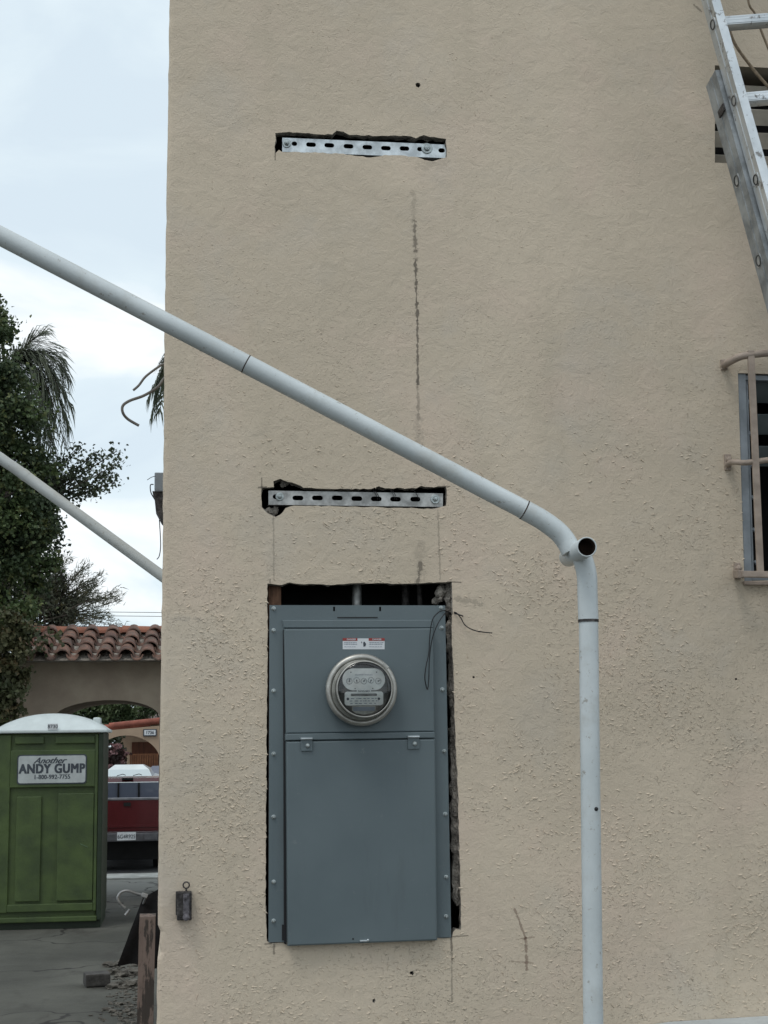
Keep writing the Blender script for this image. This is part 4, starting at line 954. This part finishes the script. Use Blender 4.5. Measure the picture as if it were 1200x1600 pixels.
while x < XA(320):
    for r_i in range(nrow):
        t0, t1 = r_i / nrow, (r_i + 1) / nrow + 0.09
        p0 = eave.lerp(ridge, t0) + Vector((0, rnd.uniform(-.015, .015), 0.022 + rnd.uniform(-.006, .008))); p1 = eave.lerp(ridge, min(1, t1)) + Vector((0, 0, 0))
        skew = t0 * 0.0
        tile(tb_, x + rnd.uniform(-.008, .008) + r_i * 0.022, p0, p1, 0.098, 0.080)
    for r_i in range(nrow):
        t0, t1 = r_i / nrow, (r_i + 1) / nrow + 0.06
        p0 = eave.lerp(ridge, t0) + Vector((0, -.05 if r_i == 0 else 0, 0.050)); p1 = eave.lerp(ridge, min(1, t1)) + Vector((0, 0, 0.032)); k_ = len(tb_.v)
        tile(tb_, x + pitch / 2 + r_i * 0.022, p0, p1, 0.075, 0.085)
        for q_ in range(k_, len(tb_.v)):
            zc_ = p0.z if abs(tb_.v[q_].y - p0.y) < 1e-6 else p1.z
            tb_.v[q_].z = 2 * zc_ - tb_.v[q_].z
    x += pitch
tb_.build('roof_tile', tile_m, ga)
x = XA(-50) + pitch / 2
ub.add([(XA(26), eave.y, eave.z - 0.02), (XA(400), eave.y, eave.z - 0.02), (XA(400), ridge.y, ridge.z - 0.02), (XA(26), ridge.y, ridge.z - 0.02), (XA(26), YA + 2.5, eave.z - 0.02), (XA(400), YA + 2.5, eave.z - 0.02)], [(0, 1, 2, 3), (3, 2, 5, 4), (0, 4, 5, 1)])
ub.build('roof_bed', M['mortar'], ga)
rt = MB(); x = XA(24)
while x < XA(380):
    L_ = 0.42; r_ = 0.085; z_ = ridge.z - 0.03 + rnd.uniform(-.006, .012); vs = []
    for xx, r2 in ((x, r_ * 1.08), (x + L_ + .03, r_ * .92)):
        for k_ in range(9): a = math.pi * k_ / 8; vs.append((xx, ridge.y + r2 * math.cos(a) * 1.3, z_ + r2 * math.sin(a)))
    rt.add(vs, [(k_, k_ + 1, 10 + k_, 9 + k_) for k_ in range(8)] + [tuple(range(9))]); x += L_
rt.build('ridge_tile', simple('ridge_clay', (0.27, 0.11, 0.07), 0.8, var=.3, scale=5), ga)

# ------------------------------------------------------------------ far arch wall with number sign
YF2 = 36.0
XF = lambda px_: P(px_, 1170, YF2).x
ZF = lambda py_: P(205, py_, YF2).z
fa = thing('street_archway', 'far pale archway wall with red coping and house number, behind the red pickup', 'archway', (XF(205), YF2, -0.05))
palem = simple('pale_stucco', (0.37, 0.27, 0.19), 0.9, var=.12, scale=1.5)
cx_ = XF(197); hw_ = XF(252) - cx_; zs_, za_ = ZF(1196), ZF(1149)
out = [(XF(100), -0.05), (cx_ - hw_, -0.05)] + [(cx_ - hw_ * math.cos(math.pi * i / 28), zs_ + (za_ - zs_) * math.sin(math.pi * i / 28)) for i in range(29)] + [(cx_ + hw_, -0.05), (XF(330), -0.05), (XF(330), ZF(1134)), (XF(252), ZF(1134)), (XF(166), ZF(1141)), (XF(100), ZF(1146))]
MB().plate(out, [], YF2, YF2 + 0.3, back=True, outerwall=True).build('wall', palem, fa)
m = MB(); m.tube([Vector((XF(100), YF2 + .15, ZF(1142))), Vector((XF(166), YF2 + .15, ZF(1137.5))), Vector((XF(234), YF2 + .15, ZF(1130)))], 0.10, 10)
for i in range(8):
    a = Vector((XF(170 + i * 11), YF2 + .1, ZF(1134.5 - i * 1.1))); m.tube([a, a + Vector((0.20, 0, 0.02))], 0.085, 8)
m.build('tile_coping', simple('red_coping', (0.24, 0.075, 0.05), 0.8, var=.35, scale=4), fa)
m = MB(); m.bb((XF(223.5), YF2 - .04, ZF(1150.5)), (XF(244.5), YF2 - .005, ZF(1139.5))); ns = m.build('number_sign', M['ink'], fa)
m = MB(); m.bb((XF(225.2), YF2 - .05, ZF(1149)), (XF(242.8), YF2 - .041, ZF(1141))); m.build('number_panel', M['white_sticker'], ns)
text_mb('1736', 0.105, Vector((XF(234), YF2 - .052, ZF(1145.2))), M['ink'], ns, 'house_number', off=0.003, th=0.001)

# house behind it
YH = 44.0
XH = lambda px_: P(px_, 1170, YH).x
ZH = lambda py_: P(205, py_, YH).z
hs = thing('pale_house', 'pale house front with brown wooden door seen through the far arch', 'house', (XH(205), YH, -0.05))
MB().bb((XH(187), YH, -0.05), (XH(400), YH + 5, ZH(1130))).build('wall', simple('cream_stucco', (0.50, 0.35, 0.24), 0.9, var=.1), hs)
m = MB(); m.bb((XH(206), YH - .1, -0.05), (XH(255), YH - .005, ZH(1159.5)))
m.build('wooden_door', simple('brown_timber', (0.115, 0.038, 0.018), 0.7, var=.35, scale=5, stretch=(4, 1, .3)), hs)
m = MB(); m.add([(XH(170), YH - 2, ZH(1130)), (XH(420), YH - 2, ZH(1130)), (XH(420), YH + 2.5, ZH(1105)), (XH(170), YH + 2.5, ZH(1105)), (XH(170), YH + 7, ZH(1130)), (XH(420), YH + 7, ZH(1130))], [(0, 1, 2, 3), (3, 2, 5, 4), (0, 1, 5, 4)]); m.build('roof', simple('far_roof', (0.09, 0.05, 0.04)), hs)
fc = thing('picket_fence', 'brown and cream picket fence in front of the pale house door', 'fence', (XH(195), YH - 2, -0.05))
m = MB(); pk = MB()
fb = simple('fence_brown', (0.17, 0.07, 0.03), 0.7, var=.3, scale=5)
for i in range(20):
    xx = XH(185 + i * 3.6)
    (pk if i in (1, 8 - 4, 5) else m).bb((xx, YH - 2.05, -0.05), (xx + .045, YH - 2.0, ZH(1178 + (4 if i < 5 else 0))))
m.bb((XH(186), YH - 1.99, ZH(1179)), (XH(256), YH - 1.94, ZH(1177))); m.build('brown_picket', fb, fc); pk.build('cream_picket', palem, fc)

# ------------------------------------------------------------------ vehicles
YK = 20.9   # tailgate plane
XK = lambda px_: P(px_, 1280, YK).x
ZK = lambda py_: P(200, py_, YK).z
YC = YK + 1.9
XC = lambda px_: P(px_, 1230, YC).x
ZC = lambda py_: P(200, py_, YC).z
pk = thing('pickup_truck', 'dark red pickup truck seen from behind through the gateway', 'pickup truck', (XK(199), YK + 2, -0.05))
def carpaint(name, col): 
    m = Mat(name, col, 0.25, 0, 0.5); m.b.inputs['Coat Weight'].default_value = 0.5; m.color(m.mix(m.ramp(m.noise(3, 4), .3, .7), tuple(c * .85 for c in col), col)); return m.m
red = carpaint('dark_red_paint', (0.085, 0.010, 0.013)); grey = simple('bumper_grey', (0.13, 0.13, 0.14), 0.45, 0.4, var=.3, scale=6); dk = simple('underbody', (0.01, 0.01, 0.01), .9)
gx0, gx1 = XK(128), XK(270)
m = MB(); m.bb((gx0, YK + .05, ZK(1302)), (gx0 + .09, YK + 1.9, ZK(1250)), .02); m.bb((gx1 - .09, YK + .05, ZK(1302)), (gx1, YK + 1.9, ZK(1250)), .02)
m.bb((gx0, YK + 3.3, ZK(1310)), (gx1, YK + 4.9, ZK(1262)), .06); m.bb((gx0, YK + .06, ZK(1312)), (gx1, YK + 3.3, ZK(1300)), .01)
# cab lower + pillars + roof
m.bb((gx0 + .02, YC + .02, ZK(1302)), (gx1 - .02, YC + 1.5, ZC(1251)), .03)
cabt = ZC(1216); cabx0, cabx1 = XC(143), XC(262)
m.add([(cabx0, YC + .05, ZC(1222)), (cabx1, YC + .05, ZC(1222)), (cabx1 - .05, YC + .12, cabt), (cabx0 + .05, YC + .12, cabt), (cabx0, YC + 1.1, ZC(1222)), (cabx1, YC + 1.1, ZC(1222)), (cabx1 - .05, YC + 1.0, cabt + .01), (cabx0 + .05, YC + 1.0, cabt + .01)], [(0, 1, 2, 3), (3, 2, 6, 7), (4, 5, 6, 7), (0, 3, 7, 4), (1, 2, 6, 5), (0, 1, 5, 4)])
for xx, x2 in ((cabx0, XC(139)), (cabx1, XC(266))): bar(m, (x2, YC + .03, ZC(1253)), (xx, YC + .06, ZC(1221)), .06, .06, .01)
m.build('body', red, pk)
m = MB(); m.bb((gx0 + .095, YK, ZK(1299)), (gx1 - .095, YK + .06, ZK(1250)), .015); m.bb((gx0 + .1, YK - .012, ZK(1293)), (gx1 - .1, YK + .01, ZK(1289)), .005); tg = m.build('tailgate', red, pk)
m = MB(); m.bb((gx0 + .09, YK - .01, ZK(1250)), (gx1 - .09, YK + .07, ZK(1246.5)), .008); m.build('tailgate_cap', simple('cap_grey', (.24, .24, .26), .4, .3), tg)
m = MB(); m.bb((XK(193), YK - .015, ZK(1259.5)), (XK(204), YK - .001, ZK(1254))); m.build('tailgate_handle', dk, tg)
m = MB(); m.bb((gx0 - .01, YK - .14, ZK(1314)), (gx1 + .01, YK + .04, ZK(1301)), .02); m.bb((XK(226), YK - .17, ZK(1312)), (XK(246), YK - .12, ZK(1302)), .01); bp = m.build('bumper', grey, pk)
m = MB(); m.bb((XK(184), YK - .16, ZK(1312)), (XK(213), YK - .145, ZK(1299.5)), .003); lp = m.build('number_plate', M['white_sticker'], bp)
text_mb('6G4R925', 0.085, Vector((XK(198.5), YK - .163, ZK(1306.3))), M['ink'], bp, 'plate_text', th=.001, sx=.85)
m = MB(); m.bb((cabx0 + .03, YC + .04, ZC(1250)), (cabx1 - .03, YC + .055, ZC(1223))); rw = m.build('rear_window', car_glass('rear_glass', (.11, .13, .17)), pk)
m = MB()
for xx in (185, 217): m.bb((XC(xx) - .015, YC + .02, ZC(1250)), (XC(xx) + .015, YC + .039, ZC(1223)))
m.build('window_divider', dk, rw)
m = MB(); m.bb((XC(190), YC + .03, ZC(1219)), (XC(208), YC + .10, ZC(1215.5)), .01); m.build('brake_light', dk, pk)
for xx in (gx0 + .12, gx1 - .32):
    for yy in (YK + .9, YK + 3.9):
        m = MB(); m.lathe((xx, yy, .28), (1, 0, 0), [(.0001, 0), (.2, 0), (.33, .01), (.33, .2), (.2, .21), (.0001, .21)], 24); wh = m.build('wheel', dk, pk)
m = MB(); m.bb((gx0 + .1, YK + .2, .12), (gx1 - .1, YK + 4.6, ZK(1311.5))); m.build('underbody', dk, pk)

YV = 29.0
XV = lambda px_: P(px_, 1205, YV).x
ZV = lambda py_: P(200, py_, YV).z
def sedan(name, label, x0, x1, ytop, ybot, col, glasscol, cat='car'):
    # x0..x1 visible greenhouse width
    t = thing(name, label, cat, ((XV(x0) + XV(x1)) / 2, YV + 2, -0.05))
    zt1, zg = ZV(ytop), ZV(ybot); xa, xb = XV(x0), XV(x1); w1 = (xb - xa)
    pc = carpaint(name + '_paint', col)
    m = MB(); m.bb((xa - .15, YV - 1.2, 0.22), (xb + .15, YV + 3.2, zg), .12)
    top = [(xa + w1 * .18, YV + .7), (xb - w1 * .22, YV + .7), (xb - w1 * .22, YV + 2.0), (xa + w1 * .18, YV + 2.0)]
    vs = [(x, y, zt1 - (.02 if k_ > 1 else 0)) for k_, (x, y) in enumerate(top)]
    low = [(xa + w1 * .04, YV + .45), (xb - w1 * .08, YV + .45), (xb - w1 * .08, YV + 2.3), (xa + w1 * .04, YV + 2.3)]
    vs += [(x, y, zt1 - .10) for x, y in low]
    m.add(vs, [(0, 1, 2, 3), (0, 1, 5, 4), (1, 2, 6, 5), (2, 3, 7, 6), (3, 0, 4, 7)]); m.build('body', pc, t)
    g1 = MB(); bs = [(xa, YV - .1), (xb, YV - .1), (xb, YV + 2.7), (xa, YV + 2.7)]
    g1.add([(x, y, zt1 - .10) for x, y in low] + [(x, y, zg) for x, y in bs], [(0, 1, 5, 4), (1, 2, 6, 5), (2, 3, 7, 6), (3, 0, 4, 7)]); wnd = g1.build('windscreen', car_glass(name + '_glass', glasscol), t)
    m = MB()
    for f in (.38, .72): m.tube([Vector((xa + w1 * (f - .12), YV - .14, zg + .03)), Vector((xa + w1 * f, YV - .04, zg + .06)), Vector((xa + w1 * (f + .06), YV - .12, zg + .04))], .008, 5)
    m.build('wiper', dk, wnd)
    for xx in (xa - .12, xb - .08):
        for yy in (YV - .6, YV + 2.4):
            m = MB(); m.lathe((xx, yy, .25), (1, 0, 0), [(.0001, 0), (.3, .01), (.3, .19), (.0001, .2)], 18); m.build('wheel', dk, t)
    return t
sedan('parked_car', 'white car whose pale windscreen shows over the red pickup roof', 164, 238, 1195.5, 1214, (0.62, 0.66, 0.66), (0.42, 0.47, 0.48))  # pale glass colour is the sky's reflection painted on the windscreen
YV = 32.5
sedan('parked_car', 'dark blue car partly hidden behind the white car and the wall corner', 226, 290, 1198, 1215, (0.02, 0.025, 0.07), (0.02, 0.02, 0.05))

# ------------------------------------------------------------------ vegetation
def leaf_mat(name, a, b, c=None):
    m = Mat(name, a, 0.55, 0, 0.35)
    col = m.mix(m.ramp(m.noise(1.6, 3, .6), .35, .65), a, b)
    if c: col = m.mix(m.ramp(m.noise(7, 3, .6, off=(5, 5, 5)), .52, .7), col, c)
    m.color(col)
    tr = m.n('ShaderNodeBsdfTranslucent'); m.t.links.new(col, tr.inputs[0])
    ms = m.n('ShaderNodeMixShader'); ms.inputs[0].default_value = .25
    out = [n for n in m.t.nodes if n.type == 'OUTPUT_MATERIAL'][0]
    m.t.links.new(m.b.outputs[0], ms.inputs[1]); m.t.links.new(tr.outputs[0], ms.inputs[2]); m.t.links.new(ms.outputs[0], out.inputs[0])
    return m.m
bark = simple('bark', (0.07, 0.055, 0.045), .9, var=.4, scale=6, bump=.01)
def leaf(mb, c, s, rnd, drop=0.2, asp=0.5):
    d = Vector((rnd.gauss(0, 1), rnd.gauss(0, 1), rnd.gauss(0, 1) - drop)).normalized()
    n_ = Vector((rnd.gauss(0, 1), rnd.gauss(0, 1), rnd.gauss(0, 1) + .6)); u = d.cross(n_).normalized() * asp * s
    m_ = d.cross(u).normalized() * s * .12
    mb.v += [c, c + d * s * .5 + u - m_, c + d * s, c + d * s * .5 - u - m_]; k_ = len(mb.v) - 4
    mb.f.append((k_, k_ + 1, k_ + 2, k_ + 3)); mb.sm.append(False)
def crown(mb, cen, rad, N, s, rnd, clumps=40, cs=.35, asp=.5, gap=0.0, shell=.55):
    cen = Vector(cen)
    cl = []
    for i in range(clumps):
        while True:
            p = Vector([rnd.uniform(-1, 1) for _ in range(3)])
            if shell * .3 < p.length < 1: break
        p = p.normalized() * (p.length ** shell)
        cl.append((cen + Vector([p[k_] * rad[k_] for k_ in range(3)]), cs * rnd.uniform(.6, 1.4)))
    for i in range(N):
        c, r_ = cl[rnd.randrange(len(cl))]
        p = Vector([rnd.gauss(0, .5) for _ in range(3)]); p.z *= .8
        leaf(mb, c + p * r_, s * rnd.uniform(.6, 1.3), rnd, asp=asp)
    return cl
rnd = random.Random(31)
# big dark tree at left edge
YTr = 15.7
bx_ = P(-70, 1100, YTr)
tr = thing('dense_tree', 'big dark dense leafy tree along the left edge behind the thin pipe', 'tree', (bx_.x, YTr, 0))
mb = MB()
for (px_, py_, rx_, rz_, N, ncl) in ((-52, 570, .50, .6, 3600, 34), (-48, 660, .66, .55, 4400, 40), (-40, 780, .8, .7, 6000, 44), (-42, 900, .75, .7, 6000, 44), (-50, 1020, .60, .65, 4500, 36), (-55, 1110, .52, .5, 2800, 26), (-130, 700, 1.1, 1.9, 5200, 50), (-160, 1100, 1, 1.2, 2500, 36)):
    c = P(px_, py_, YTr); crown(mb, c, (rx_ * 1.29, .8, rz_ * 1.29), int(N * 3.6), .050, rnd, int(ncl * 1.3), .2)
for (px_, py_, r_) in ((-22, 480, .16), (4, 500, .14)):
    crown(mb, P(px_, py_, YTr), (r_, r_, r_ * 1.6), 300, .065, rnd, 6, .14)
limb = MB()
mb.build('crown', leaf_mat('dark_leaf', (0.042, 0.064, 0.032), (0.085, 0.125, 0.048), (0.17, 0.185, 0.07)), tr)
limb.tube([(bx_.x, YTr, 0), (bx_.x + .05, YTr, 1.5), (bx_.x - .05, YTr, 3.2), (bx_.x, YTr, 5.5)], [.16, .13, .09, .03], 10)
for i in range(7):
    a = Vector((bx_.x, YTr, 1.6 + i * .5)); limb.tube([a, a + Vector((rnd.uniform(.2, .5), rnd.uniform(-.3, .3), .25)), a + Vector((rnd.uniform(.5, .8), rnd.uniform(-.4, .4), .6))], [.04, .025, .008], 6)
limb.build('trunk', bark, tr)
# reaching branch tree (leafy branch reaching right)
YBq = 16.6
bt = thing('leafy_tree', 'tree with an airy leafy branch reaching right below the palm frond', 'tree', (P(-45, 1100, YBq).x, YBq, 0))
mb = MB(); lm = MB()
root_ = P(20, 800, YBq)
ends = [(150, 708), (183, 704), (188, 722), (168, 744), (180, 752), (150, 762), (128, 755), (110, 740), (140, 725), (95, 720), (120, 700), (90, 765), (70, 745)]
for (ex, ey) in ends:
    e_ = P(ex, ey, YBq + rnd.uniform(-.25, .25)); mid = root_.lerp(e_, .5) + Vector((0, 0, -.05)); path = spline([root_, mid, e_], 6)
    lm.tube(path, [.018 * (1 - i / len(path)) + .003 for i in range(len(path))], 5)
    for i, p in enumerate(path):
        f = i / len(path)
        if f < .35: continue
        for k_ in range(int(10 + 22 * f)):
            leaf(mb, p + Vector([rnd.gauss(0, .055) for _ in range(3)]), .055 * rnd.uniform(.6, 1.2), rnd, asp=.42)
for (px_, py_, rx_, rz_, N) in ((10, 800, .5, .5, 2200), (52, 750, .25, .25, 500), (55, 840, .28, .38, 900)):
    crown(mb, P(px_, py_, YBq), (rx_ * 1.1, .4, rz_ * 1.1), int(N * 2.4), .05, rnd, 30, .16)
lm.tube([(P(-45, 1100, YBq).x, YBq, 0), P(-35, 1000, YBq), root_], [.1, .08, .03], 8)
mb.build('crown', leaf_mat('branch_leaf', (0.038, 0.052, 0.033), (0.075, 0.095, 0.055)), bt); lm.build('trunk', bark, bt)

def frond(mb, mr, base, tip, sag, n_, ll, rnd, lw=.012, droop=.55):
    path = []
    for i in range(n_ + 1):
        t = i / n_; p = base.lerp(tip, t) + Vector((0, 0, sag * 4 * t * (1 - t))); path.append(p)
    mr.tube(path[::2] if len(path) % 2 else path, [.018 * (1 - i / len(path[::2])) + .004 for i in range(len(path[::2]))] if len(path) % 2 else .01, 5)
    for i in range(2, n_ + 1):
        tg_ = (path[i] - path[i - 1]).normalized(); sd = tg_.cross(Vector((0, 0, 1))).normalized(); t = i / n_
        for sgn in (-1, 1):
            for rep in range(2):
                l = ll * (1 - .45 * abs(2 * t - 1) ** 2) * rnd.uniform(.75, 1.1)
                d = (tg_ * .75 + sd * sgn * rnd.uniform(.6, 1.0) + Vector((0, 0, rnd.uniform(-.5, .35)))).normalized()
                b0 = path[i] + (path[i - 1] - path[i]) * rnd.random(); m1 = b0 + d * l * .5; e_ = b0 + d * l * .9 + Vector((0, 0, -droop * l * rnd.uniform(.6, 1.2)))
                wv = Vector((0, 0, 1)).cross(d).normalized() * lw * .5 + Vector((0, 0, lw * .35))
                k_ = len(mb.v); mb.v += [b0 - wv, b0 + wv, m1 + wv, m1 - wv, e_]; mb.f += [(k_, k_ + 1, k_ + 2, k_ + 3), (k_ + 3, k_ + 2, k_ + 4)]; mb.sm += [False, False]
palm_leaf = leaf_mat('palm_leaf', (0.06, 0.075, 0.05), (0.11, 0.125, 0.08))
YPa = 17.8; pc = P(8, 590, YPa)
pl = thing('palm_tree', 'palm with feathery drooping fronds poking out above the dense tree', 'palm tree', (pc.x, YPa, 0))
mb = MB(); mr = MB()
for (tx_, ty_, sg_, dy) in ((112, 640, .48, .1), (102, 700, .62, -.3), (92, 610, .42, -.2), (108, 670, .56, .2), (80, 690, .6, -.1), (95, 560, .22, .1), (70, 520, .12, 0), (84, 660, .55, .15), (88, 735, .55, .4), (105, 590, .38, .2), (75, 770, .6, 0), (50, 560, .25, .3), (0, 500, .1, 0), (-90, 620, .5, 0), (-120, 560, .4, .3), (-60, 700, .5, -.4), (60, 700, .5, .8), (20, 720, .4, -.8)):
    frond(mb, mr, pc, P(tx_, ty_, YPa + dy), sg_, 32, .62, rnd, lw=.0125, droop=.32)
mb.build('crown', palm_leaf, pl); mr.tube([(pc.x, YPa, 0), pc], [.16, .12], 10); mr.build('trunk', bark, pl)
YPb = 33.0; pc = P(292, 598, YPb)
pl = thing('palm_tree', 'distant palm whose frond tips peek out left of the wall corner', 'palm tree', (pc.x, YPb, 0))
mb = MB(); mr = MB()
for (tx_, ty_, sg_, dy) in ((236, 655, 1.1, .1), (242, 645, 1.0, .8), (248, 650, 0.8, -.7), (232, 622, .5, 0), (256, 590, .5, 0), (300, 520, .2, 0), (350, 640, .9, 0), (330, 670, .7, .5)):
    frond(mb, mr, pc, P(tx_, ty_, YPb + dy), sg_, 26, .50, rnd, lw=.028, droop=.8)
mb.build('crown', palm_leaf, pl); mr.tube([(pc.x, YPb, 0), pc], [.2, .15], 10); mr.build('trunk', bark, pl)
# feathery tree above tile roof
YFe = 21.5
fe = thing('feathery_tree', 'grey green feathery tree rising behind the red tiled gateway', 'tree', (P(70, 1100, YFe).x, YFe, 0))
mb = MB(); lm = MB(); rt_ = P(66, 985, YFe)
for i in range(62):
    ang = rnd.uniform(-8, 150); L1 = rnd.uniform(60, 112) * (1.0 if ang < 60 else .95)
    if ang < 25: L1 *= 1.15
    ex, ey = 78 + L1 * math.cos(R(ang)), 968 - L1 * math.sin(R(ang)) * .98
    e_ = P(ex, ey, YFe + rnd.uniform(-.5, .5)); b_ = P(74 + rnd.uniform(-20, 20), 985 - rnd.uniform(0, 50), YFe + rnd.uniform(-.3, .3)); path = spline([b_, b_.lerp(e_, .55) + Vector((0, 0, rnd.uniform(-.03, .08))), e_], 7)
    lm.tube(path, [.012 * (1 - q_ / len(path)) + .003 for q_ in range(len(path))], 4)
    for q_, p in enumerate(path):
        if q_ / len(path) < .2: continue
        for k_ in range(12):
            c = p + Vector([rnd.gauss(0, .045) for _ in range(3)]); d = (e_ - b_).normalized() + Vector([rnd.gauss(0, .6) for _ in range(3)])
            d.normalize(); u = d.cross(Vector((rnd.gauss(0, 1), rnd.gauss(0, 1), rnd.gauss(0, 1)))).normalized() * .007; l = rnd.uniform(.06, .13)
            k2 = len(mb.v); mb.v += [c - u, c + u, c + d * l]; mb.f.append((k2, k2 + 1, k2 + 2)); mb.sm.append(False)
crown(mb, P(45, 950, YFe), (.45, .4, .55), 3200, .07, rnd, 26, .2, asp=.3); crown(mb, P(85, 960, YFe), (.4, .4, .35), 1500, .06, rnd, 20, .15, asp=.25)
lm.tube([(P(70, 1100, YFe).x, YFe, 0), rt_], [.12, .06], 8)
mb.build('crown', leaf_mat('feather_leaf', (0.07, 0.078, 0.052), (0.12, 0.125, 0.085), (0.15, 0.135, 0.06)), fe); lm.build('trunk', bark, fe)
# creeper on the gate's left end
mb = MB(); ivy = thing('climbing_vine', 'yellowish creeper spilling over the left end of the red tiles', 'vine', (P(20, 1100, 14.6).x, 14.6, 0))
for (px_, py_, rx_, rz_, N) in ((14, 1000, .20, .36, 1100), (40, 985, .12, .08, 90), (60, 1008, .08, .08, 50), (20, 1070, .16, .45, 900), (5, 1040, .26, .5, 1500), (80, 992, .06, .04, 20)):
    crown(mb, P(px_, py_, 14.55), (rx_, .18, rz_), N, .06, rnd, 16, .09)
mb.build('foliage', leaf_mat('vine_leaf', (0.045, 0.06, 0.028), (0.085, 0.085, 0.04), (0.14, 0.10, 0.05)), ivy)
lm = MB(); lm.tube([(P(20, 1100, 14.7).x, 14.75, 0), P(18, 1060, 14.7), P(25, 1000, 14.7)], [.03, .02, .01], 6); lm.build('stem', bark, ivy)
# planting behind the far arch wall
mb = MB(); sh = thing('garden_shrub', 'green garden shrubs above the red coping of the far archway', 'shrub', (XF(200), YF2 + 2, -.05))
crown(mb, P(208, 1107, YF2 + 2.5), (1.5, .5, .27), 3400, .15, rnd, 40, .17, asp=.16)
crown(mb, P(150, 1110, YF2 + 2.5), (1.0, .5, .4), 2000, .14, rnd, 30, .2)
mb.build('foliage', leaf_mat('garden_leaf', (0.045, 0.075, 0.03), (0.12, 0.16, 0.07), (0.17, 0.19, 0.12)), sh)
lm = MB(); 
for i in (0, 1):
    a = P(150 + i * 100, 1130, YF2 + 2.5); lm.tube([(a.x, a.y, -.05), a, a + Vector((rnd.uniform(-.2, .2), 0, .35))], [.03, .03, .02], 6)
lm.build('stem', bark, sh)
mb = MB(); fs_ = thing('flower_bush', 'pink flowering bush at the left of the far arch opening', 'bush', (XF(178), 39.5, -.05))
crown(mb, P(178, 1188, 39.5), (.22, .3, .38), 900, .09, rnd, 16, .16); mb.build('foliage', leaf_mat('bush_leaf', (0.05, 0.035, 0.03), (0.09, 0.05, 0.045)), fs_)
mb = MB(); crown(mb, P(178, 1186, 39.4), (.26, .3, .36), 420, .075, rnd, 22, .12, asp=.8); mb.build('blossom', simple('pink_petal', (.42, .24, .24), .7), fs_)
lm = MB(); a = P(178, 1200, 39.5); lm.tube([(a.x, a.y, -.05), a], [.04, .03], 6); lm.build('stem', bark, fs_)
# dark foliage mass in arch left behind
mb = MB(); bq = thing('garden_shrub', 'dark shrub showing at the upper left of the far arch opening', 'shrub', (XF(172), 41, -.05))
crown(mb, P(172, 1166, 41), (.25, .3, .5), 900, .11, rnd, 24, .16); mb.build('foliage', leaf_mat('dark_bush_leaf', (0.02, 0.03, 0.015), (0.05, 0.06, 0.03)), bq)
# power lines far away
for i, yy in enumerate((957, 963)):
    m = MB(); a = P(150, yy - 1, 60); b = P(420, yy + 2, 60); m.tube([a + (a - b) * 2, a, b, b + (b - a) * 2], .012, 4)
    tag(m.build('power_line', M['cable']), ('upper' if i == 0 else 'lower') + ' of two faint power lines just above the tiled gateway', 'power line')
